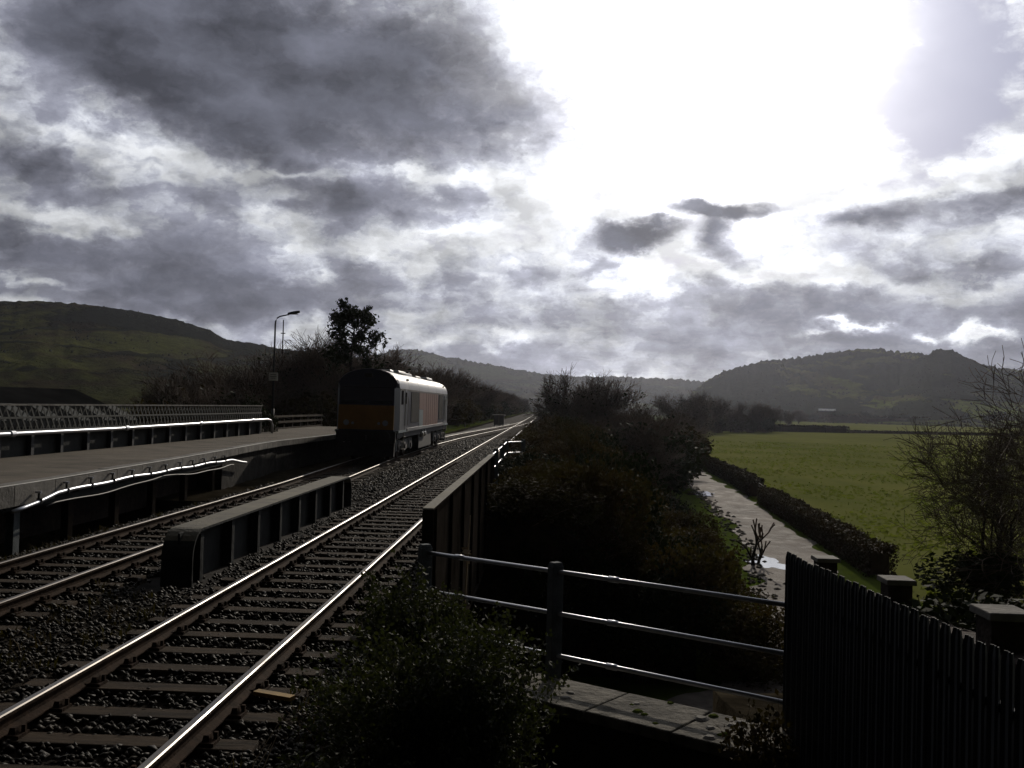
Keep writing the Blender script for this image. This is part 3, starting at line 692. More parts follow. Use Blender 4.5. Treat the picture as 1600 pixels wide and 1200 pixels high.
# ------------------------------------------------------------------ locomotive
def build_loco():
    Y0, L = 42.0, 21.3; x0 = -7.6
    t = empty('diesel_locomotive', (x0, Y0, 0), 0, 'dark diesel locomotive with yellow nose and pale curved roof standing at the platform', 'locomotive')
    hw, zb, zs, zc = 1.32, 1.20, 3.10, 3.92
    def roof(n=14, k=1.0, w=hw, top=zc, spring=zs):
        return [(w*cos(a)*k, spring+(top-spring)*sin(a)**.85) for a in np.linspace(0, pi, n+1)]
    # body shell below the roof: chamfered cab ends
    def ring(y, w, z0, z1): return [(-w, y, z0), (w, y, z0), (w, y, z1), (-w, y, z1)]
    mb = MB(); R = []
    secs = [(.10, 1.16, 1.20), (.55, hw, 1.20), (L-.55, hw, 1.20), (L-.10, 1.16, 1.20)]
    v = []
    for y, w, z0 in secs: v += ring(y, w, z0, zs)
    f = [(i*4+k, i*4+(k+1) % 4, (i+1)*4+(k+1) % 4, (i+1)*4+k) for i in range(3) for k in range(4)]+[(3, 2, 1, 0), (12, 13, 14, 15)]
    mb.add(v, f).build('body', M_maroon, t)
    # roof: arched, set back slightly at the raked windscreens
    rf = MB(); ys = [.55, 1.2, 3.4, 3.42, 7.0, 7.02, L-3.4, L-1.2, L-.55]; pr = roof(18); m = len(pr); v = []
    for y in ys: v += [(x, y, z) for x, z in pr]
    f = [(i*m+k, i*m+k+1, (i+1)*m+k+1, (i+1)*m+k) for i in range(len(ys)-1) for k in range(m-1)]
    ro = rf.add(v, f).build('roof', M_roof, t, smooth=True)
    # cab fronts: nose panel, windscreen band and brow, one at each end
    for s, yb in ((1, 0.0), (-1, L)):
        Yf = lambda q: yb+s*q
        n = MB(); n.add([(-1.17, Yf(.0), 1.34), (1.17, Yf(.0), 1.34), (1.17, Yf(.04), 2.36), (-1.17, Yf(.04), 2.36), (-1.17, Yf(.12), 1.34), (1.17, Yf(.12), 1.34), (1.17, Yf(.12), 2.36), (-1.17, Yf(.12), 2.36)],
              [(0, 1, 2, 3), (7, 6, 5, 4), (0, 4, 5, 1), (1, 5, 6, 2), (2, 6, 7, 3), (3, 7, 4, 0)])
        no = n.build('nose_panel', M_yellow, t)
        br = MB(); pts = roof(16, .985, hw, zc-.01); base = [(1.17, 2.36), (1.2, zs)]+pts[1:-1]+[(-1.2, zs), (-1.17, 2.36)]
        k = len(base); v = []
        for x, z in base: v.append((x*(.985), Yf(.05+.5*max(0, (z-2.36)/1.56)), z))
        for x, z in base: v.append((x, Yf(.60), z))
        br.add(v, [tuple(range(k))[::s]]+[(i, (i+1) % k, k+(i+1) % k, k+i) for i in range(k)]).build('cab_front', M_maroon, t)
        for sx in (-1, 1):
            g = MB(); zz = [2.42, 3.12]; q = []
            for z in zz:
                yy = .05+.5*(z-2.36)/1.56-.012
                q += [(sx*.06, Yf(yy), z), (sx*(1.08 if z < 3 else 1.0), Yf(yy), z)]
            q2 = [(a, b+s*.02, c) for a, b, c in q]
            g.add(q+q2, [(0, 1, 3, 2), (4, 6, 7, 5), (0, 4, 5, 1), (1, 5, 7, 3), (3, 7, 6, 2), (2, 6, 4, 0)])
            w = g.build('windscreen', M_glass, t)
            wp = MB().bar((sx*.2, Yf(.10), 2.46), (sx*.62, Yf(.19), 2.85), .02, .02).build('wiper', M_under, w)
            h = MB().tube([(sx*.82, Yf(.02), 1.62), (sx*.82, Yf(-.03), 1.62)], .12, 14).build('headlight', M_lens, t)
            MB().tube([(sx*.55, Yf(.02), 1.60), (sx*.55, Yf(-.02), 1.60)], .06, 10).build('marker_light', M_lens, t)
            b = MB(); b.tube([(sx*.87, Yf(.1), 1.06), (sx*.87, Yf(-.42), 1.06)], .11, 14); bo = b.build('buffer', M_under, t)
            MB().tube([(sx*.87, Yf(-.42), 1.06), (sx*.87, Yf(-.48), 1.06)], .24, 18).build('buffer_head', M_under, bo)
        MB().box((0, Yf(.14), 1.05), (2.5, .22, .46)).build('buffer_beam', M_under, t)
        MB().box((0, Yf(-.12), 1.0), (.12, .34, .22)).build('coupling', M_under, t)
        for q in range(4): MB().tube([(-.45+.3*q, Yf(-.02), .98), (-.45+.3*q, Yf(-.1), .72), (-.4+.3*q, Yf(.02), .55)], .025, 6).build('brake_hose', M_under, t)
        pl = MB(); pl.add([(-1.2, Yf(.05), .22), (1.2, Yf(.05), .22), (1.2, Yf(.22), .78), (-1.2, Yf(.22), .78), (-1.2, Yf(.30), .22), (1.2, Yf(.30), .22), (1.2, Yf(.30), .78), (-1.2, Yf(.30), .78)],
              [(0, 1, 2, 3), (7, 6, 5, 4), (0, 4, 5, 1), (1, 5, 6, 2), (2, 6, 7, 3), (3, 7, 4, 0)]); pl.build('snow_plough', M_under, t)
        MB().box((0, Yf(.5), 3.62), (.30, .25, .16)).build('top_lamp', M_under, t)
        # cab sides
        for sx in (-1, 1):
            yc = yb+s*1.75
            MB().box((sx*(hw+.006), yc, 2.12), (.012, 2.3, 1.80)).build('cab_side', M_cab, t)
            MB().box((sx*(hw+.014), yb+s*1.3, 2.72), (.012, .62, .60)).build('side_window', M_glass, t)
            d = MB().box((sx*(hw+.016), yb+s*2.35, 2.16), (.016, .64, 1.84)).build('cab_door', M_cab, t)
            MB().box((sx*(hw+.028), yb+s*2.35, 2.70), (.01, .44, .50)).build('door_window', M_glass, d)
            for e in (-.40, .40): MB().tube([(sx*(hw+.06), yb+s*2.35+e, 1.5), (sx*(hw+.06), yb+s*2.35+e, 2.75)], .016, 6).build('handrail', M_lens, d)
            MB().box((sx*(hw-.02), yb+s*1.45, 1.26), (.10, 2.4, .10)).build('cab_sill', M_pale, t)
            for z in (.45, .75, 1.0): MB().box((sx*(hw-.05), yb+s*2.35, z), (.16, .55, .03)).build('step', M_under, t)
            MB().box((sx*(hw-.01), yb+s*2.02, .80), (.03, .03, .85)).build('step_bar', M_lens, t)
    # side panels: orange stretch with a pale strip, corrugated engine-room doors, solebar lip
    for sx in (-1, 1):
        MB().box((sx*(hw+.006), 12.0, 2.16), (.012, 6.8, 1.76)).build('orange_panel', M_orange, t)
        MB().box((sx*(hw+.010), 7.85, 1.75), (.012, 1.45, .84)).build('pale_panel', M_pale, t)
        MB().box((sx*(hw+.006), 7.85, 2.62), (.012, 1.45, .84)).build('pale_stripe', M_orange, t)
        g = MB()
        for y in np.arange(4.2, 6.9, .14): g.box((sx*(hw+.012), y, 2.3), (.03, .06, 1.4))
        g.build('radiator_grille', M_under, t)
        g = MB()
        for y in np.arange(15.9, 18.0, .14): g.box((sx*(hw+.012), y, 2.3), (.03, .06, 1.4))
        g.build('air_grille', M_under, t)
        for y in np.arange(9.9, 15.4, .92): MB().box((sx*(hw+.015), y, 2.16), (.012, .02, 1.7)).build('door_seam', M_under, t)
        MB().box((sx*(hw-.02), L/2, 1.30), (.14, L-5.6, .13)).build('solebar_lip', M_roof, t)
        MB().box((sx*(hw-.14), L/2, 1.10), (.12, L-1.2, .26)).build('solebar', M_under, t)
        MB().box((sx*(hw+.008), L/2, 3.06), (.02, L-1.4, .07)).build('cantrail_strip', M_under, t)
        MB().box((sx*.85, L/2, .62), (.75, 5.4, .78), taper=.94).build('fuel_tank', M_under, t, bevel=.05)
        for y in (8.6, 9.6): MB().tube([(sx*1.20, y, .95), (sx*1.20, y+.5, .95)], .16, 12).build('air_reservoir', M_lens, t, smooth=True)
        for y in (9.0, 10.1): MB().box((sx*1.28, y, 1.06), (.06, .34, .22)).build('battery_box_plate', M_pale, t)
    # roof fittings
    for y, w, l, h in ((3.0, 1.2, .9, .10), (5.3, 1.5, 2.4, .12), (9.3, 1.0, 2.2, .13), (12.6, 1.1, 2.0, .10), (16.2, 1.5, 2.6, .12)):
        MB().box((0, y, zc+h/2-.06), (w, l, h), taper=.92).build('roof_hatch', M_roof, ro, bevel=.02)
    for y in (5.0, 16.2): MB().tube([(0, y, zc), (0, y, zc+.12)], .5, 20).build('fan_cowl', M_under, ro)
    MB().box((0, 10.9, zc+.07), (.5, .7, .26)).build('exhaust', M_under, ro)
    for y in (3.41, 7.0, 11.0, 14.6, 18.0):
        s = MB(); pr = roof(14, 1.004, hw, zc+.012); v = [(x, y-.03, z) for x, z in pr]+[(x, y+.03, z) for x, z in pr]; q = len(pr)
        s.add(v, [(i, i+1, q+i+1, q+i) for i in range(q-1)]).build('roof_seam', M_under, ro)
    for sx in (-1, 1):
        for y in (3.75, 19.4): MB().box((sx*1.14, y, 3.50), (.05, .75, .22), tilt=('Y', sx*.75)).build('roof_vent', M_under, ro)
    # bogies with three axles each
    for yc in (3.6, L-3.6):
        bg = MB(); 
        for sx in (-1, 1):
            bg.box((sx*1.02, yc, .70), (.14, 5.0, .24)); bg.box((sx*1.02, yc-2.3, .52), (.16, .4, .3)); bg.box((sx*1.02, yc+2.3, .52), (.16, .4, .3)); bg.box((sx*1.02, yc+1.0, .5), (.16, .5, .2))
        for dy in (-1.0, 1.0): bg.box((0, yc+dy, .66), (2.0, .3, .22))
        bo = bg.build('bogie', M_under, t)
        for dy in (-2.0, 0, 2.0):
            for sx in (-1, 1):
                MB().tube([(sx*.70, yc+dy, .53), (sx*.83, yc+dy, .53)], .53, 28).build('wheel', M_railsd, bo)
                a = MB(); a.box((sx*1.10, yc+dy, .53), (.12, .36, .34)); a.tube([(sx*1.14, yc+dy, .53), (sx*1.20, yc+dy, .53)], .12, 12); a.build('axlebox', M_under, bo)
                sp = MB()
                for e in (-.34, .34): sp.tube([(sx*1.06, yc+dy+e, .40), (sx*1.06, yc+dy+e, .86)], .09, 10)
                sp.build('spring', M_cabinet, bo)
build_loco()

def build_cabinet():
    p = at_z(772, 667, -.3); q = at_z(787, 667, -.3); w = 1.45
    t = empty('relay_cabinet', ((p.x+q.x)/2, p.y, -.35), 0, 'grey trackside equipment cabinet with a flat pale lid on the verge', 'cabinet')
    MB().box((-.33, 0, .95), (.62, .6, 1.25)).build('door', M_cabinet, t); MB().box((.36, 0, .95), (.66, .6, 1.25)).build('door', M_cabinet, t)
    MB().box((0, 0, 1.62), (1.7, .8, .10)).build('lid', M_white, t); MB().box((.02, -.31, .85), (.10, .05, 1.5)).build('centre_post', M_white, t)
    for x in (-.55, .55): MB().box((x, 0, .15), (.12, .5, .36)).build('leg', M_conc, t)
build_cabinet()
def build_signal():
    t = empty('railway_signal', (-.35, 300, -.4), 0, 'far dark railway signal post where the tracks vanish', 'signal')
    MB().tube([(0, 0, 0), (0, 0, 6.2)], .09, 8).build('post', M_dkgrey, t); MB().box((0, -.2, 6.4), (.8, .35, 1.9)).build('signal_head', M_dkgrey, t)
    MB().box((0, -.1, 3.0), (.5, .5, .6)).build('equipment_box', M_dkgrey, t); MB().box((.35, .2, 3.1), (.06, .06, 6.2)).build('ladder', M_dkgrey, t)
build_signal()
# pale concrete cable trough lids beside both tracks
def trough(pts, name, label):
    mb = MB(); mb.sweep([(-.16, -.12), (.16, -.12), (.16, 0), (-.16, 0)], pts); tag(mb.build(name, M_coping), label, 'cable trough')
trough([(lt_x(y)-1.75, y, -.10) for y in np.arange(66, 150, 4)], 'cable_trough', 'pale concrete cable trough along the grass verge beyond the locomotive')
trough([(-.95+.25*sin(y*.08), y, -.17) for y in np.arange(44, 180, 4)], 'cable_trough', 'thin pale cable trough beside the brambles right of the straight track')

# ------------------------------------------------------------------ shed and barn
def build_shed():
    a, b = at_y(-60, 604, 52), at_y(238, 606, 66); zr = 2.85
    A, B = Vector((a.x, a.y, 0)), Vector((b.x, b.y, 0)); L = (B-A).length; ang = atan2(B.y-A.y, B.x-A.x)
    t = empty('industrial_shed', (A.x, A.y, ZF), ang, 'long low dark shed roof with slanting roof lights behind the lattice parapet', 'shed')
    h = zr-ZF; he = h-2.3; D = 6.5
    MB().box((L/2, D*.98, he/2-.02), (L-.3, 2*D-.4, he)).build('wall', M_brick, t)
    r = MB(); r.add([(0, 0, he), (L, 0, he), (L, D, h), (0, D, h), (0, 2*D, he), (L, 2*D, he), (0, 0, he-.15), (L, 0, he-.15), (L, 2*D, he-.15), (0, 2*D, he-.15)], [(0, 1, 2, 3), (3, 2, 5, 4), (6, 7, 1, 0), (4, 5, 8, 9), (0, 3, 4, 9, 6), (1, 7, 8, 5, 2)])
    ro = r.build('roof', M_shed, t); sl = 2.3/D
    for i in range(7):
        x = L*(.06+i*.145)
        k = MB(); q = [(x, .9, he+.9*sl+.03), (x+.9, .9, he+.9*sl+.03), (x+1.5, 3.6, he+3.6*sl+.03), (x+.6, 3.6, he+3.6*sl+.03)]
        k.add(q, [(0, 1, 2, 3)]).build('roof_light', M_skyl, ro)
build_shed()

# ------------------------------------------------------------------ hills
def hill_material(name, dark, green, brown, scale):
    m = bpy.data.materials.new(name); m.use_nodes = True; t = NT(m.node_tree)
    p = t.n('ShaderNodeNewGeometry').outputs['Position']
    ps = t.v('MULTIPLY', p, (1, .5, 2.5))
    n1 = t.noise(ps, scale, 5, .6, dist=.4); n2 = t.noise(ps, scale*3.1, 5, .6); n3 = t.noise(p, scale*24, 4, .7)
    c = t.mix(t.mapr(n2, .42, .62, 0, 1, True), green, brown)
    vo = t.n('ShaderNodeTexVoronoi'); t.put(vo.inputs['Vector'], t.v('ADD', t.v('MULTIPLY', p, (1, .45, 1.4)), t.v('MULTIPLY', t.noise(p, scale*2, 3, .5, 1), (70, 70, 70)))); vo.inputs['Scale'].default_value = scale*1.5
    ve = t.n('ShaderNodeTexVoronoi'); ve.feature = 'DISTANCE_TO_EDGE'; t.nt.links.new(vo.inputs['Vector'].links[0].from_socket, ve.inputs['Vector']); ve.inputs['Scale'].default_value = scale*1.5
    cell = t.n('ShaderNodeSeparateXYZ'); t.put(cell.inputs[0], vo.outputs['Color'])
    c = t.mix(1.0, c, t.ramp(cell.outputs[0], [(0, .62), (1, 1.3)]), 'MULTIPLY')
    wood = t.mapr(t.m('ADD', n1, t.m('ADD', t.m('MULTIPLY', t.m('SUBTRACT', n3, .5), .20), t.m('MULTIPLY', t.m('SUBTRACT', cell.outputs[1], .5), .16))), .49, .55, 0, 1, True)
    hedge_ = t.mapr(t.m('ADD', ve.outputs['Distance'], t.m('MULTIPLY', t.m('SUBTRACT', n3, .5), .06)), .02, .05, .85, 0, True)
    wood = t.m('MAXIMUM', wood, hedge_)
    c = t.mix(wood, c, dark); c = t.mix(1.0, c, t.ramp(n3, [(.3, .65), (.7, 1.35)]), 'MULTIPLY')
    b = t.n('ShaderNodeBsdfDiffuse'); t.put(b.inputs[0], c)
    bn = t.n('ShaderNodeBump'); bn.inputs['Strength'].default_value = .8; bn.inputs['Distance'].default_value = 6.0
    t.put(bn.inputs['Height'], t.m('ADD', t.m('MULTIPLY', n3, .6), t.m('MULTIPLY', wood, .7))); m.node_tree.links.new(bn.outputs[0], b.inputs['Normal'])
    o = t.n('ShaderNodeOutputMaterial'); m.node_tree.links.new(b.outputs[0], o.inputs[0]); return m
H_left = hill_material('hillside_left', (.014, .016, .010), (.058, .062, .018), (.036, .028, .015), .0065)
H_far  = hill_material('hillside_far', (.030, .034, .026), (.055, .062, .03), (.05, .045, .03), .004)
H_right= hill_material('hillside_right', (.022, .026, .015), (.095, .112, .03), (.062, .060, .026), .0062)
H_wood = hill_material('hill_wood', (.020, .024, .014), (.026, .030, .016), (.030, .026, .016), .02)
def smooth_noise(rng, n, amp, k):
    a = rng.normal(0, 1, n+2*k); w = np.hanning(2*k+1); w /= w.sum(); r = np.convolve(a, w, 'valid')
    return r/max(1e-6, r.std())*amp
HILLF = {}
def hill(name, sil, r_foot, r_ridge, r_back, m, seed, trees=1.0, nt=40, na=260, profile=1.0):
    """a range of real terrain: sil is its skyline in the photo, raised at distance r_ridge"""
    rng = np.random.default_rng(seed)
    A = [azel(*p) for p in sil]; az = np.array([a for a, _ in A]); el = np.array([e for _, e in A])
    u = np.linspace(az[0], az[-1], na); zr = np.interp(u, az, EYE+r_ridge*np.tan(np.radians(el)))
    zr = zr+smooth_noise(rng, na, trees*.6, 1)
    ts = np.linspace(0, 1, nt); V = []
    rel = [smooth_noise(rng, na, 1.0, 7) for _ in range(nt)]
    back = np.linspace(1, 0, 10)[1:]
    for i, tt in enumerate(ts):
        r = r_foot+(r_ridge-r_foot)*tt; s = tt**profile; s = s*(.35+.65*s) if profile == 1.0 else s
        for j in range(na):
            h = max(0, zr[j]-ZF)
            z = ZF-.6+(h+.6)*s+rel[i][j]*h*.018*sin(pi*tt)
            a = radians(u[j]); V.append((r*sin(a), r*cos(a), z))
    for q in back:
        r = r_ridge+(r_back-r_ridge)*(1-q)
        for j in range(na):
            a = radians(u[j]); V.append((r*sin(a), r*cos(a), ZF-.6+(max(0, zr[j]-ZF)+.6)*q**1.3))
    R = nt+len(back)
    Q = np.array([(i*na+j, i*na+j+1, (i+1)*na+j+1, (i+1)*na+j) for i in range(R-1) for j in range(na-1)])
    o = np_mesh(name, V, Q, m, smooth=True); tag(o, kind='structure')
    HILLF[name] = (u, zr, r_foot, r_ridge, profile)
    return o
def hill_z(name, x, y):
    u, zr, rf, rr, pf = HILLF[name]; r = sqrt(x*x+y*y); a = degrees(atan2(x, y)); tt = max(0, min(1, (r-rf)/(rr-rf))); h = max(0, np.interp(a, u, zr)-ZF)
    s = tt**pf; s = s*(.35+.65*s) if pf == 1.0 else s
    return ZF-.6+(h+.6)*s
hill('hills_left', [(-700, 560), (-400, 505), (-150, 478), (0, 471), (60, 470), (130, 475), (200, 484), (280, 500), (330, 517), (352, 530), (400, 537), (440, 545), (520, 552), (600, 566), (680, 590), (760, 622)], 330, 900, 1500, H_left, 1, .5)
hill('hills_distant', [(300, 600), (480, 575), (560, 562), (595, 552), (615, 547), (640, 545), (665, 549), (700, 558), (740, 565), (780, 572), (840, 583), (900, 588), (960, 588), (1000, 590), (1050, 592), (1090, 595), (1140, 605), (1300, 620), (1700, 625)], 1300, 2400, 3200, H_far, 2, 2.6, na=340)
hill('hills_right', [(1060, 640), (1085, 610), (1102, 596), (1130, 581), (1165, 570), (1200, 563), (1250, 558), (1300, 551), (1330, 546), (1370, 545), (1400, 549), (1440, 553), (1480, 556), (1560, 575), (1700, 590), (1900, 600)], 950, 1500, 2100, H_right, 3, 1.8)
hill('hills_wooded', [(1240, 650), (1330, 625), (1400, 592), (1435, 569), (1449, 557), (1458, 548), (1470, 544), (1490, 548), (1520, 562), (1545, 577), (1570, 588), (1620, 596), (1750, 600), (1900, 610)], 850, 1350, 1900, H_right, 4, 1.2, na=200)

def far_woods():
    """tree canopy that reads as one mass: along skylines and in patches on the hillsides"""
    rng = np.random.default_rng(9); V = []; T = []; n = 0
    base = np.array([(1, 0, 0), (.31, .95, 0), (-.81, .59, 0), (-.81, -.59, 0), (.31, -.95, 0), (.55, .3, .6), (-.3, .55, .7), (-.4, -.45, .65), (.1, 0, 1.0)])
    tri = np.array([(0, 1, 5), (1, 2, 6), (2, 3, 7), (3, 4, 7), (4, 0, 5), (5, 1, 6), (6, 2, 7), (7, 4, 5), (5, 6, 8), (6, 7, 8), (7, 5, 8)])
    def put(x, y, z, w, h):
        nonlocal n
        v = base*np.array([w, w, h])*rng.uniform(.7, 1.25, (9, 1)); V.append(v+np.array([x, y, z])); T.append(tri+n); n += 9
    for name, cnt, hh, patches in (('hills_left', 1500, 1.7, 16), ('hills_right', 1900, 2.6, 18), ('hills_wooded', 1800, 2.6, 0), ('hills_distant', 1500, 4, 6)):
        u, zr, rf, rr, pf = HILLF[name]
        P = [(rng.uniform(u[0], u[-1]), rng.uniform(.05, .9), rng.uniform(1.0, 3.5), rng.uniform(.04, .12)) for _ in range(patches)]
        for k in range(cnt):
            if patches and k % 3: a0, t0, sa, st = P[rng.integers(patches)]; a, tt = rng.normal(a0, sa), rng.normal(t0, st)
            elif patches: a, tt = rng.uniform(u[0], u[-1]), rng.uniform(.93, 1.0)
            else:
                tt = rng.uniform(.0, 1.0); a = rng.uniform(u[4]+.5*(1-tt), u[-1])
            if not (u[0] < a < u[-1]) or not (0 < tt <= 1): continue
            r = rf+(rr-rf)*tt; x, y = r*sin(radians(a)), r*cos(radians(a)); z = hill_z(name, x, y)
            h = rng.uniform(.55, 1.0)*hh; put(x, y, z-.5, h*rng.uniform(.5, .8), h)
    o = np_mesh('far_woods', np.concatenate(V), np.concatenate(T), M_wood)
    tag(o, 'distant woodland clothing the hillsides and skylines', 'woodland', kind='stuff')
M_wood = mat('far_wood', (.024, .025, .016), .95, var=.4, scale=.12, bump=.6, bscale=.6, spec=.05)
far_woods()

# ------------------------------------------------------------------ plants
def seg_mesh(name, segs, m, parent, k=3):
    """segs: list of (p0, p1, r0, r1) -> many small tapered prisms in one mesh"""
    a = np.array([s[0] for s in segs]); b = np.array([s[1] for s in segs]); r0 = np.array([s[2] for s in segs])[:, None, None]; r1 = np.array([s[3] for s in segs])[:, None, None]
    d = b-a; L = np.linalg.norm(d, axis=1, keepdims=True); d = d/np.maximum(L, 1e-6)
    up = np.where(np.abs(d[:, 2:3]) < .9, np.array([[0, 0, 1.]]), np.array([[1., 0, 0]]))
    u = np.cross(d, up); u /= np.linalg.norm(u, axis=1, keepdims=True); w = np.cross(u, d)
    th = np.arange(k)*2*pi/k; c = np.cos(th)[None, :, None]*u[:, None]+np.sin(th)[None, :, None]*w[:, None]
    V = np.concatenate([a[:, None]+c*r0, b[:, None]+c*r1], 1)
    i = np.arange(k); q = np.stack([i, (i+1) % k, k+(i+1) % k, k+i], 1)
    Q = (q[None]+np.arange(len(segs))[:, None, None]*2*k).reshape(-1, 4)
    return np_mesh(name, V.reshape(-1, 3), Q, m, parent, smooth=k > 3)
def leaf_mesh(name, P, size, m, parent, rng, flat=0.0, aspect=1.7):
    N = len(P); a = rng.normal(0, 1, (N, 3)); a[:, 2] *= (1-flat); a /= np.linalg.norm(a, axis=1, keepdims=True)
    b = rng.normal(0, 1, (N, 3)); b -= a*(a*b).sum(1, keepdims=True); b /= np.linalg.norm(b, axis=1, keepdims=True)
    s = (size*rng.uniform(.6, 1.35, N))[:, None]; c = np.cross(a, b)*s*.18
    V = np.stack([P-a*s*aspect*.5, P+b*s*.5+c, P+a*s*aspect*.5, P-b*s*.5+c], 1)
    Q = np.arange(N*4).reshape(N, 4)
    return np_mesh(name, V.reshape(-1, 3), Q, m, parent)
def grow(rng, p, d, L, r, depth, spread, kids, segs_thick, segs_thin, tips, droop=0.0, thick_min=.03, up=.12, wig=.13):
    n = 3 if depth > 1 else 2; q = np.array(p, float); d = np.array(d, float)
    for i in range(n):
        d2 = d+rng.normal(0, wig, 3); d2[2] += up*.3-droop; d2 /= np.linalg.norm(d2); e = q+d2*L/n
        ra, rb = r*(1-.25*i/n*2), r*(1-.25*(i+1)/n*2)
        (segs_thick if ra > thick_min else segs_thin).append((q, e, ra, max(rb, r*.35 if depth else r*.2)))
        if depth > 0:
            for _ in range(kids if i == n-1 else max(1, kids-2)):
                v = rng.normal(0, 1, 3); v -= d2*(v@d2); v /= np.linalg.norm(v)+1e-9
                ang = spread*rng.uniform(.6, 1.25); nd = d2*cos(ang)+v*sin(ang); nd[2] += up; nd /= np.linalg.norm(nd)
                grow(rng, e if i == n-1 else q+(e-q)*rng.uniform(.3, 1), nd, L*rng.uniform(.55, .78), rb*rng.uniform(.5, .7), depth-1, spread, kids, segs_thick, segs_thin, tips, droop, thick_min, up, wig)
        q, d = e, d2
    if depth == 0: tips.append(q)
    return q
def bare_tree(name, h, seed, label, cat, stems=1, depth=4, kids=4, spread=.6, rad=.13, ivy=0, twig_min=.006, leafmat=None, lsize=.12, up=.12, wig=.13):
    rng = np.random.default_rng(seed); t = empty(name, (0, 0, 0), 0, label, cat); A, B, tips = [], [], []
    for s in range(stems):
        d = np.array([0, 0, 1.0])
        if stems > 1:
            a = 2*pi*s/stems+rng.uniform(-.4, .4); tl = rng.uniform(.10, .5); d = np.array([cos(a)*sin(tl), sin(a)*sin(tl), cos(tl)])
        grow(rng, rng.normal(0, .1 if stems > 1 else 0, 3)*np.array([1, 1, 0]), d, h*rng.uniform(.36, .46), rad*(1 if stems == 1 else rng.uniform(.4, .75)), depth, spread, kids, A, B, tips, up=up, wig=wig)
    mz = max(p[2] for p in tips); k = h/mz
    sc = lambda S_: [(a*k, b*k, max(r0, twig_min), max(r1, twig_min)) for a, b, r0, r1 in S_]
    seg_mesh('trunk', sc(A), M_bark, t, 6); seg_mesh('crown', sc(B), M_twig, t, 3)
    if ivy:
        P = np.array([b*k for a, b, r0, r1 in A+B]); P = P[rng.integers(0, len(P), ivy)]; P = P[P[:, 2] < h*.75]+rng.normal(0, .16, (len(P[P[:, 2] < h*.75]), 3))
        leaf_mesh('foliage', P, lsize, leafmat or M_leafd, t, rng)
    return t
def leafy_bush(name, w, h, seed, label, cat, nl, lsize, leafm, stems=40, arch=.6, lumps=7, stem_r=.012, core=.55, feather=.3):
    rng = np.random.default_rng(seed); t = empty(name, (0, 0, 0), 0, label, cat)
    segs = []; P = []
    C = [(rng.uniform(-.5, .5)*w*.62, rng.uniform(-.5, .5)*w*.62, h*rng.uniform(.30, .68), rng.uniform(.20, .36)*w) for _ in range(lumps)]+[(0, 0, h*.55, .34*w)]
    for _ in range(stems):
        c = C[rng.integers(len(C))]; p = np.array([rng.normal(0, w*.12), rng.normal(0, w*.12), 0.]); v = rng.normal(0, 1, 3); v[2] = abs(v[2])+.2; v /= np.linalg.norm(v)
        e = np.array(c[:3])+v*c[3]*rng.uniform(.8, 1.35); e[2] = min(e[2], h*1.12); m_ = (p+e)/2+np.array([0, 0, arch*h*.35])
        pts = [p*(1-s)**2+2*m_*s*(1-s)+e*s*s for s in np.linspace(0, 1, 6)]
        for a, b, s in zip(pts[:-1], pts[1:], np.linspace(1, .35, 5)): segs.append((a, b, stem_r*s, stem_r*s*.8))
        for _ in range(max(1, int(nl*feather/stems))): k_ = rng.integers(1, 5); f_ = rng.random(); P.append(pts[k_]*(1-f_)+pts[k_+1]*f_+rng.normal(0, lsize*1.1, 3))
    for c in C:
        n = int(nl*(1-feather)/len(C)); v = rng.normal(0, 1, (n, 3)); v /= np.linalg.norm(v, axis=1, keepdims=True)
        q = np.array(c[:3])+v*c[3]*(rng.uniform(core, 1.0, (n, 1))**.6)*np.array([1, 1, .85]); P += list(q[q[:, 2] > .02])
    P = np.array(P)
    seg_mesh('stems', segs, M_twig, t, 4); leaf_mesh('foliage', P, lsize, leafm, t, rng)
    return t

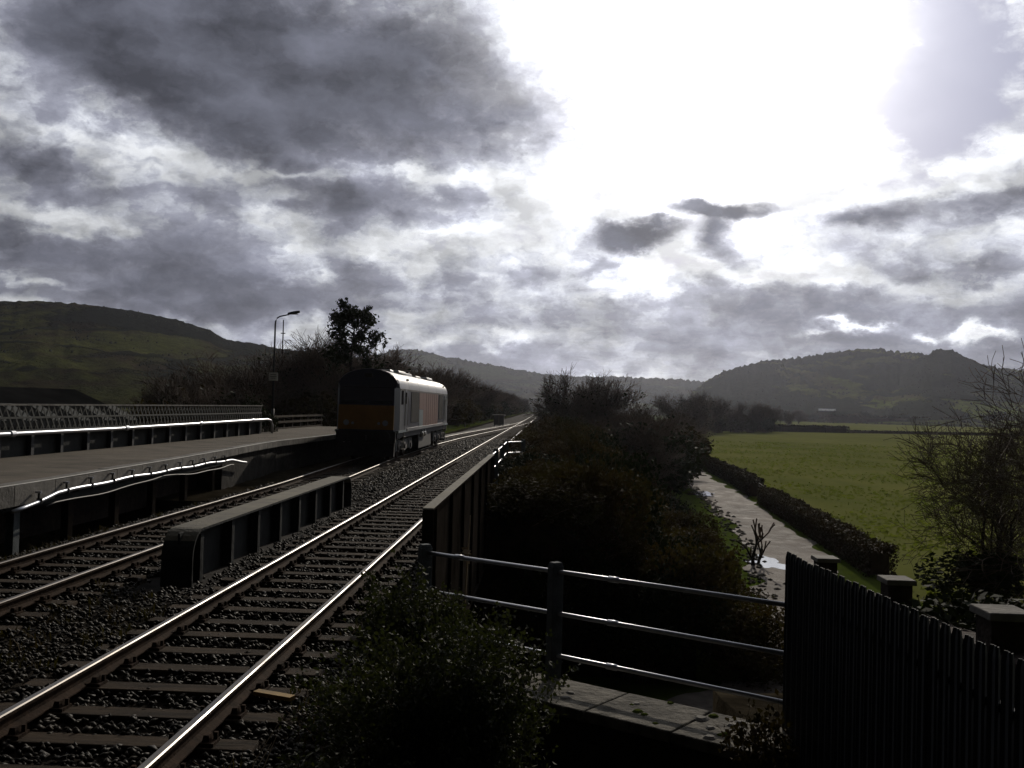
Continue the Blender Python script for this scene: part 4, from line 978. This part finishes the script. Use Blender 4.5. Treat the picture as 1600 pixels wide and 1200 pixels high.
# --- bramble bank right of the track
def brambles():
    protos = [leafy_bush('bramble_bush', 2.6, 1.5, 100+i, 'x', 'bush', 7000, .058, M_leafb if i != 2 else M_leafd, stems=60) for i in range(4)]
    used = [False]*4; rng = random.Random(21)
    spots = []
    y = 27.0
    while y < 96:
        step = 1.7+y*.018
        x = -.1
        toe = min(6.2+max(0, (y-28)*.062), 9.2)
        while x < toe:
            spots.append((x+rng.uniform(-.4, .4), y+rng.uniform(-.6, .6))); x += 1.55+y*.012
        y += step
    for x, y in spots:
        k = rng.randrange(4); near = x < 1.0; z = gz(x, y)-.25
        s = rng.uniform(.85, 1.25)*(1+y*.004); hs = s*(rng.uniform(.55, .8) if near else rng.uniform(.65, 1.0) if x > 4.4 else rng.uniform(.9, 1.5))
        if near: lab = 'brown and green bramble bush along the top of the bank by the right-hand rail'
        elif x > 4.2: lab = 'tangled dark bramble bush at the foot of the bank beside the lane'
        else: lab = 'dense dark bramble bush halfway down the bank right of the track'
        if y > 60: lab = 'bramble bush farther along the railway bank below the bare trees'
        grp = 'brambles covering the railway bank'
        f = place if not used[k] else copy_thing; used[k] = True
        f(protos[k], (x, y, z), rng.uniform(0, 6.28), (s, s, hs), lab, grp)
    br = leafy_bush('bracken_clump', 1.8, 1.5, 150, 'rusty brown dead bracken clump at the top of the bank beside the cable trough', 'bracken', 4000, .06, M_brack, stems=120, lumps=8, feather=.6)
    for i, (x, y, k) in enumerate(((-.1, 41, 1.0), (.3, 47, 1.1), (-.2, 54, 1.0), (.5, 58, 1.3), (.0, 66, 1.2), (.7, 74, 1.5), (1.4, 50, 1.2), (.4, 84, 1.6), (1.6, 64, 1.4), (-.3, 35, .8))):
        (place if i == 0 else copy_thing)(br, (x, y, gz(x, y)-.1), rng.uniform(0, 6), (k, k, k), 'rusty brown dead bracken clump at the top of the bank beside the cable trough', 'bracken along the bank top')
    # tall bushes filling the corner by the far wing wall, seen through the tube fence
    p2 = leafy_bush('tall_bush', 3.4, 4.0, 140, 'tall dark evergreen bush at the right edge of the thicket beyond the tube fence', 'bush', 20000, .065, M_leafd, stems=110, lumps=12)
    place(p2, (3.3, 27.4, ZF), .4, (1, 1, .95))
    for x, y, s, h, lab in ((1.6, 28.0, 1.0, 1.12, 'tall dark bush in the middle of the thicket beyond the tube fence'), (-.2, 29.6, .9, .95, 'dark bush closest to the girder beyond the tube fence'), (4.2, 30.6, .8, .8, 'dark bush at the lane edge behind the bare sapling'), (2.6, 26.3, .8, .8, 'nearest dark bush of the thicket beyond the tube fence'), (.4, 26.9, .85, .85, 'dark bush against the far end of the right-hand girder'), (2.9, 31.6, 1.1, 1.0, 'broad dark bush behind the middle of the thicket')):
        copy_thing(p2, (x, y, ZF if x > 1 else -3.4), rng.uniform(0, 6), (s, s, h), lab)
brambles()

# --- foreground shrub and stalks
def foreground():
    b = leafy_bush('evergreen_shrub', 1.9, 1.75, 200, 'dark leafy shrub in the foreground between the near rail and the tube fence', 'shrub', 46000, .024, M_leafs, stems=260, lumps=13, stem_r=.004, core=.2, feather=.75)
    place(b, (-.72, 7.5, -.85), .3, (1.0, 1.0, 1.05))
    b2 = leafy_bush('evergreen_shrub', 1.2, 1.2, 201, 'smaller leafy sprays of shrub around the left end of the tube fence', 'shrub', 17000, .024, M_leafs, stems=150, lumps=7, stem_r=.004, core=.2, feather=.8)
    place(b2, (-1.25, 9.6, -.45), .3, (1.0, 1.0, 1.15))
    copy_thing(b2, (.15, 6.9, -1.25), 2.0, (1.25, 1.25, 1.0), 'low dark shrub at the bottom of the picture below the coping slabs')
    copy_thing(b2, (-1.35, 6.3, -.75), 4.0, (1.1, 1.1, .85), 'low dark shrub at the bottom of the picture nearest the rail')
    b3 = leafy_bush('bramble_spray', 1.0, .8, 202, 'thin bramble spray at the foot of the palisade, right end of the coping slabs', 'bramble', 700, .045, M_leafb, stems=30, lumps=4, stem_r=.005)
    place(b3, (1.95, 8.7, -.65), 0, (.8, .8, .8))
    rng = np.random.default_rng(7)
    stalks = [((395, 1195), (440, 1122), 6.6), ((412, 1200), (432, 1150), 6.5), ((402, 1199), (425, 1160), 6.6)]
    t = empty('dry_stalks', (0, 0, 0), 0, 'few thin pale grass stalks standing beside the near rail', 'grass stalks')
    sg = []
    for a, b_, Y in stalks: p, q = at_y(*a, Y), at_y(*b_, Y+.15); sg.append((np.array(p)+np.array([0, 0, -.25]), np.array(p), .004, .004)); sg.append((np.array(p), np.array(q), .004, .002))
    seg_mesh('stalks', sg, M_dry, t, 5)
    d = empty('dead_stem', (0, 0, 0), 0, 'tall pale dead stem in front of the girder', 'stem')
    p, q = at_y(731, 862, 12.9), at_y(735, 805, 13.0); q2 = at_y(728, 880, 12.9)
    seg_mesh('stem', [(np.array(q2)+np.array([0, 0, -.5]), np.array(p), .012, .011), (np.array(p), np.array(q), .011, .006)], M_dry, d, 5)
    leaf_mesh('withered_leaves', np.array([list(p)]*14)+rng.normal(0, .05, (14, 3)), .06, M_dry, d, rng)
foreground()

def rubble():
    rng = np.random.default_rng(23); n = 520; P = np.array(LANE, float); d = np.r_[0, np.cumsum(np.linalg.norm(np.diff(P, axis=0), axis=1))]
    u = rng.uniform(24, 118, n); x, y = np.interp(u, d, P[:, 0]), np.interp(u, d, P[:, 1]); x = x-1.75+rng.normal(0, .38, n)
    base = np.array([(1, 0, 0), (-1, 0, 0), (0, 1, 0), (0, -1, 0), (0, 0, 1), (0, 0, -1)], float); tri = np.array([(0, 2, 4), (2, 1, 4), (1, 3, 4), (3, 0, 4), (2, 0, 5), (1, 2, 5), (3, 1, 5), (0, 3, 5)])
    v = base[None]*rng.uniform(.05, .15, (n, 1, 3))*np.array([1.2, 1.2, .7])*rng.uniform(.7, 1.3, (n, 6, 1))+np.stack([x, y, np.full(n, ZF+.05)], 1)[:, None]
    tag(np_mesh('lane_rubble', v.reshape(-1, 3), (tri[None]+np.arange(n)[:, None, None]*6).reshape(-1, 3), M_slab), 'stones and rubble scattered along the left edge of the lane', 'rubble', kind='stuff')
rubble()
def weeds():
    rng = np.random.default_rng(17); P = []
    def strip(n, x0, x1, y0, y1, zz): 
        c = np.stack([rng.uniform(x0, x1, n), y0+(y1-y0)*rng.random(n)**1.4, np.full(n, zz)], 1); P.append(c)
    strip(170, -2.2, -.95, 5, 12.2, -.25); strip(120, -8.7, -8.1, 12, 40, -.24); strip(70, -6.2, -4.6, 6, 14, -.22); strip(90, -8.5, -4.4, 28, 60, -.24); strip(60, -2.4, -1.3, 28, 70, -.26); strip(160, -1.2, -.2, 28, 90, -.28)
    C = np.concatenate(P); V = []
    for c in C:
        m = rng.integers(8, 22); a = rng.uniform(0, 2*pi, m); l = rng.uniform(.06, .24, m); tilt = rng.uniform(.1, 1.0, m)
        d = np.stack([np.cos(a)*np.sin(tilt), np.sin(a)*np.sin(tilt), np.cos(tilt)], 1); sd = np.stack([-np.sin(a), np.cos(a), 0*a], 1)*rng.uniform(.003, .010, (m, 1))
        b = c+rng.normal(0, .06, (m, 3))*np.array([1, 1, 0]); mid = b+d*l[:, None]*.6; tip = b+d*l[:, None]*np.array([1.25, 1.25, .8])
        V.append(np.stack([b-sd, b+sd, mid+sd, mid-sd], 1)); V.append(np.stack([mid-sd, mid+sd, tip+sd*.1, tip-sd*.1], 1))
    V = np.concatenate(V); tag(np_mesh('trackside_weeds', V.reshape(-1, 3), np.arange(len(V)*4).reshape(-1, 4), M_leafb), 'low weeds and dead grass growing in the ballast', 'weeds', kind='stuff')
    a, b = at_z(400, 1083, -.13), at_z(457, 1091, -.13); MBp = MB(); MBp.bar((a.x, a.y, -.12), (b.x, b.y, -.13), .09, .035); tag(MBp.build('painted_board', M_rust), 'short faded yellow board lying on the ballast just right of the near rail', 'board')
weeds()
# --- bare sapling by the lane, hedges, right-hand tree
def small_plants():
    s = bare_tree('bare_sapling', 2.3, 310, 'small bare sapling with forked stems standing beside the puddle on the lane', 'sapling', stems=2, depth=2, kids=2, spread=.5, rad=.15, twig_min=.038)
    p = at_z(1180, 884, ZF); place(s, (p.x, p.y, ZF-.05), 1.0, (1, 1, .95))
small_plants()
def hedge(pts, w, h, seed, label, dens, lsize, m=None, z=ZF, jag=.10):
    rng = np.random.default_rng(seed); P = np.array(pts, float); d = np.r_[0, np.cumsum(np.linalg.norm(np.diff(P, axis=0), axis=1))]; L = d[-1]
    t = empty('hedge', (P[0][0], P[0][1], z), 0, label, 'hedge'); o = np.array([P[0][0], P[0][1], 0])
    n = int(L*dens); u = rng.uniform(0, L, n); x, y = np.interp(u, d, P[:, 0]), np.interp(u, d, P[:, 1])
    hl = h*(1+jag*np.sin(u*.9+seed)*.5+jag*np.sin(u*2.3+1)*.4+jag*.4*np.sin(u*5.1))
    s = rng.uniform(-1, 1, n); zz = rng.uniform(0, 1, n); sd = rng.random(n) < .5
    s = np.where(sd, np.sign(s)*rng.uniform(.75, 1, n), s); zz = np.where(sd, zz, rng.uniform(.75, 1.05, n))
    Q = np.stack([x+s*w/2-o[0]+rng.normal(0, .05, n), y-o[1]+rng.normal(0, .05, n), zz*hl], 1)
    leaf_mesh('foliage', Q, lsize, m or M_leafh, t, rng)
    sg = []
    for uu in np.arange(.2, L, max(.5, L/160)):
        bx, by = np.interp(uu, d, P[:, 0])-o[0], np.interp(uu, d, P[:, 1])-o[1]
        for _ in range(3):
            e = np.array([bx+rng.normal(0, w*.25), by+rng.normal(0, .3), h*rng.uniform(.8, 1.2)]); sg.append((np.array([bx, by, 0]), e, .03, .012))
    seg_mesh('stems', sg, M_twig, t, 3)
    c = MB(); uu = np.linspace(w*.5, L-w*.5, max(3, int(L/1.5))); prof = [(-w*.36, 0), (w*.36, 0), (w*.34, h*.72), (w*.15, h*.85), (-w*.15, h*.85), (-w*.34, h*.72)]
    c.sweep(prof, [(np.interp(q, d, P[:, 0])-o[0], np.interp(q, d, P[:, 1])-o[1], 0) for q in uu]); c.build('inner_growth', M_twig, t)
    return t
hedge([(14.6, 44.2), (15.7, 60.7), (16.9, 78.4)], 1.3, 1.22, 51, 'clipped brown hedge on the near side of the field gate, along the lane', 900, .075)
hedge([(17.3, 84.0), (18.5, 98), (19.9, 138), (25, 180), (34, 240)], 1.4, 1.35, 52, 'clipped hedge beyond the field gate, running away along the lane', 300, .14)
def field_gate():
    t = empty('field_gate', (16.95, 78.9, ZF), radians(84), 'pale metal field gate in the gap of the lane hedge', 'gate')
    for z in (.25, .5, .75, 1.0, 1.22): MB().tube([(0, 0, z), (4.6, 0, z)], .03, 6).build('bar', M_coping, t)
    for x in (0, 2.3, 4.6): MB().box((x, 0, .72), (.06, .06, 1.05)).build('upright', M_coping, t)
    for x in (-.15, 4.75): MB().box((x, 0, .7), (.16, .16, 1.4)).build('gatepost', M_sleep, t)
field_gate()
hedge([(75, 382), (95, 388), (116, 394)], 2.0, 2.4, 53, 'far dark field hedge crossing the middle of the green field', 60, .5)
hedge([(116, 394), (210, 432), (330, 480)], .8, 1.0, 54, 'very low thin far hedge continuing across the field to the right', 30, .4)
hedge([(235, 860), (330, 880), (470, 905), (700, 930)], 5, 6, 55, 'distant tall hedgerow at the foot of the hill', 18, 1.6)
hedge([(30, 352), (48, 352), (76, 372)], 3.0, 2.2, 56, 'low far hedge beneath the field-edge trees', 70, .5)
for x, y, lab in ((88, 384, 'left'), (106.5, 390, 'right')):
    g = empty('field_post', (x-1, y-3, ZF), 0, f'thin dark post sticking up at the {lab} of the far field hedge', 'post'); MB().tube([(0, 0, 0), (0, 0, 4.2 if lab == 'left' else 3.0)], [.16, .12], 8).build('shaft', M_sleep, g); MB().box((0, 0, 2.4), (.5, .2, .16)).build('cross_piece', M_sleep, g)
def barn():
    x0 = at_y(1292, 641, 1000).x*1.04; y0 = 1040; z = hill_z('hills_right', x0, y0)
    zz = EYE+(at_y(1292, 645, y0).z-EYE)
    t = empty('white_barn', (x0, y0, zz-.3), radians(-8), 'small bright white barn far across the fields at the foot of the right hill', 'barn')
    MB().box((0, 0, 1.0), (16, 9, 2.6)).build('wall', M_masonry, t)
    MB().add([(-8.3, -4.8, 2.3), (8.3, -4.8, 2.3), (8.3, 0, 4.4), (-8.3, 0, 4.4), (-8.3, 4.8, 2.3), (8.3, 4.8, 2.3)], [(0, 1, 2, 3), (3, 2, 5, 4), (0, 3, 4), (1, 5, 2)]).build('roof', M_barn, t)
    MB().box((0, 0, -4), (17, 10, 8)).build('plinth', M_grass, t)
barn()

def right_tree():
    a = bare_tree('bare_thorn_tree', 8.0, 330, 'leafless many-stemmed thorn tree spreading in front of the field at right', 'tree', stems=7, depth=4, kids=3, spread=.72, rad=.15, twig_min=.010, up=.06, wig=.20)
    place(a, (17.9, 41, ZF), .5, (.9, .9, .98))
    b = bare_tree('bare_thorn_tree', 9.5, 331, 'leafless tree leaning in from the right edge of the picture with long bare branches', 'tree', stems=7, depth=4, kids=3, spread=.72, rad=.17, twig_min=.011, up=.05, wig=.20)
    place(b, (20.3, 38.5, ZF), 1.2, (1.2, 1.2, 1.08))
    u = leafy_bush('bramble_clump', 3.0, 1.7, 332, 'dark bramble clump behind the capped piers at the foot of the bare thorn tree', 'bush', 3000, .10, M_leafd, stems=50)
    place(u, (17.5, 39.5, ZF), 0, (1.8, 1.2, 1.0))
    copy_thing(u, (12.6, 27, ZF), 2, (.9, .9, .8), 'dark bramble clump between the two nearer capped piers')
    iv = leafy_bush('ivy_growth', 1.5, .9, 333, 'shiny ivy growing over the brick wall between the capped piers', 'ivy', 2600, .055, M_leafd, stems=30)
    place(iv, (3.95, 9.6, .05), .2, (1.0, 1.6, .8))
right_tree()

# --- woods
def woods():
    rng = random.Random(77)
    protos = [bare_tree('bare_tree', 9.0, 400+i, 'x', 'tree', stems=1+(i % 3), depth=4, kids=4, spread=.55+.06*i, rad=.16, ivy=(250, 700, 100, 1100)[i], twig_min=.012, lsize=.16) for i in range(4)]
    scrub = [leafy_bush('hazel_scrub', 5.0, 4.5, 420+i, 'x', 'shrub', 3200, .20, (M_leafb, M_leafd)[i], stems=120, lumps=12, stem_r=.03, core=.2) for i in range(2)]
    used = set()
    def put(p, loc, sc, lab, grp):
        f = place if p.name not in used else copy_thing; used.add(p.name)
        f(p, loc, rng.uniform(0, 6.28), sc, lab, grp)
    # behind the platform, left of the locomotive
    g = 'bare trees behind the platform'
    for px_, Y, top in ((250, 88, 590), (285, 80, 575), (318, 84, 560), (350, 92, 540), (385, 76, 556), (415, 86, 548), (445, 80, 530), (470, 92, 528), (500, 78, 525), (520, 96, 533), (600, 100, 570), (575, 84, 560), (640, 96, 580), (335, 60, 590), (372, 58, 600), (470, 66, 575), (515, 70, 560), (415, 64, 585)):
        p = at_y(px_, top, Y); z = gz(p.x, Y); h = p.z-z; k = rng.randrange(4)
        put(protos[k], (p.x, Y, z-.1), (h/9*rng.uniform(.85, 1.2), h/9*rng.uniform(.85, 1.2), h/9), 'bare woodland tree behind the platform and lamp post', g)
    for px_, Y, top in ((240, 74, 625), (270, 70, 618), (300, 66, 612), (335, 70, 606), (365, 62, 612), (400, 70, 606), (440, 64, 610), (475, 66, 600), (508, 72, 598), (545, 86, 598), (590, 92, 600), (630, 98, 600)):
        p = at_y(px_, top, Y); z = gz(p.x, Y); h = p.z-z
        put(scrub[rng.randrange(2)], (p.x, Y, z-.1), (h/4.5*1.1, h/4.5*1.1, h/4.5), 'dense scrub filling the wood edge behind the platform', 'scrub behind the platform')
    # wood along the left of the line beyond the locomotive
    y = 82.0
    while y < 520:
        for row in range(2):
            x = -11.5-row*4.5-rng.uniform(0, 2.5)-(1.5 if y < 120 else 0); h = rng.uniform(6.5, 9.8)*(1.0 if row else .8)
            put(protos[rng.randrange(4)], (x, y+rng.uniform(-2, 2), -.4), (h/9*1.15, h/9*1.15, h/9), 'bare tree in the wood lining the left of the track beyond the locomotive', 'trees lining the left of the line')
        x = -10.8-rng.uniform(0, 1.5)-(1.5 if y < 120 else 0); h = rng.uniform(2.6, 4.6)
        put(scrub[rng.randrange(2)], (x, y, -.4), (h/4.5*1.2, h/4.5*1.2, h/4.5), 'bushy scrub at the edge of the wood left of the track beyond the locomotive', 'scrub lining the left of the line')
        y += 5.5+y*.028
    # right of the line: embankment trees
    g = 'trees on the railway bank'
    for px_, Y, top in ((912, 118, 572), (918, 104, 556), (935, 110, 588), (955, 98, 622), (975, 92, 628), (995, 88, 612), (1010, 100, 604), (1030, 96, 618), (1048, 110, 628), (925, 84, 628), (960, 76, 640), (1000, 74, 640), (1035, 84, 640), (985, 130, 612), (1060, 150, 622)):
        p = at_y(px_, top+(8 if px_ in (912, 918) else 16), Y); z = gz(p.x, Y); h = p.z-z
        tall = px_ in (912, 918)
        put(protos[rng.randrange(4)], (p.x, Y, z-.1), (h/9*1.1, h/9*1.1, h/9), 'taller bare tree rising above the others on the bank right of the track' if tall else 'bare tree on the railway bank right of the track', g)
    for px_, Y, top in ((920, 88, 660), (950, 80, 665), (985, 78, 660), (1015, 80, 662), (1045, 92, 655), (1040, 104, 650), (1000, 110, 640), (940, 120, 640), (1062, 126, 662), (1030, 88, 670)):
        p = at_y(px_, top, Y); z = gz(p.x, Y); h = p.z-z
        put(scrub[rng.randrange(2)], (p.x, Y, z-.1), (h/4.5*1.1, h/4.5*1.1, h/4.5), 'thick scrub under the bank trees right of the track', 'scrub on the railway bank')
    # field-edge trees
    for px_, Y, top in ((1085, 300, 606), (1104, 320, 612), (1122, 330, 616), (1142, 345, 628), (1160, 352, 624), (1178, 350, 626), (1196, 358, 622), (1207, 362, 632), (1070, 260, 604), (1232, 520, 640), (1248, 700, 636)):
        p = at_y(px_, top, Y); h = p.z-ZF
        put(protos[rng.randrange(4)], (p.x, Y, ZF-.2), (h/9*1.1, h/9*1.1, h/9), 'far dark tree at the left end of the green field', 'trees at the far edge of the field')
    for px_, Y, top in ((1072, 250, 640), (1095, 310, 640), (1120, 330, 644), (1150, 345, 645), (1172, 350, 648), (1195, 356, 648)):
        p = at_y(px_, top, Y); h = p.z-ZF
        put(scrub[rng.randrange(2)], (p.x, Y, ZF-.2), (h/4.5, h/4.5, h/4.5), 'low dark scrub beneath the trees at the far edge of the field', 'scrub at the far edge of the field')
    for i in range(26):
        a = 1225+i*15.5; Y = 900+rng.uniform(-30, 70); p = at_y(a, 650, Y); h = rng.uniform(5, 12)
        put(scrub[rng.randrange(2)], (p.x, Y, ZF-.3), (h/4.5*1.3, h/4.5*1.3, h/4.5), 'distant dark hedgerow tree at the foot of the right-hand hill', 'hedgerow trees at the foot of the hill')
    # evergreen by the locomotive
    rg = np.random.default_rng(5); t = empty('pine_tree', (0, 0, 0), 0, 'dark pine with tufted ragged crown rising above the wood left of the locomotive', 'tree')
    A, B, tips = [], [], []; Y = 74; p = at_y(553, 486, Y); z = gz(p.x, Y); h = p.z-z
    pts = [np.array([.12*sin(k), 0, h*k/8]) for k in range(9)]
    for k in range(8): A.append((pts[k], pts[k+1], .2*(1-k/9), .2*(1-(k+1)/9)))
    L = []
    for k in range(34):
        s = rg.uniform(.36, 1.0); b = np.array([0, 0, h*s]); a = rg.uniform(0, 2*pi); ln = 3.1*(1.15-s)**.55*rg.uniform(.45, 1.15); e = b+np.array([cos(a)*ln, sin(a)*ln, ln*rg.uniform(.2, .75)])
        B.append((b, e, .05, .02))
        for _ in range(7):
            q = b+(e-b)*rg.uniform(.62, 1.05); c = q+rg.normal(0, .22, 3); B.append((q, c, .02, .01))
            L.append(c+rg.normal(0, .15, (26, 3)))
    seg_mesh('trunk', A, M_bark, t, 7); cr = seg_mesh('limbs', B, M_bark, t, 4); leaf_mesh('crown', np.concatenate(L), .13, M_leafd, t, rg, aspect=2.2)
    place(t, (p.x, Y, z))
    # holly at the end of the lattice
    hb = leafy_bush('holly_bush', 2.4, 2.6, 450, 'rounded dark holly bush at the far end of the lattice parapet', 'bush', 6000, .10, M_leafd, stems=40, lumps=9)
    p = at_y(385, 640, 47); place(hb, (p.x, 48.0, .3), 0, (.85, .85, .95))
    mast = empty('slender_pole', (0, 0, 0), 0, 'very thin dark pole standing among the trees just right of the lamp', 'pole'); p = at_y(443, 500, 90); MB().tube([(0, 0, 0), (0, 0, p.z+1)], [.09, .05], 6).build('shaft', M_bark, mast); MB().box((0, 0, p.z-.2), (.4, .08, .08)).build('crossbar', M_bark, mast); mast.location = (p.x, 90, -1)
woods()

# ------------------------------------------------------------------ haze
def haze():
    m = bpy.data.materials.new('haze'); m.use_nodes = True; nt = m.node_tree; nt.nodes.clear()
    v = nt.nodes.new('ShaderNodeVolumePrincipled'); v.inputs['Color'].default_value = (.80, .84, 1.0, 1); v.inputs['Density'].default_value = HAZE; v.inputs['Anisotropy'].default_value = .72
    o = nt.nodes.new('ShaderNodeOutputMaterial'); nt.links.new(v.outputs[0], o.inputs['Volume'])
    b = MB().box((0, 1600, 72), (7200, 4400, 156)).build('haze', m); tag(b, kind='stuff')
HAZE = .00005
haze()
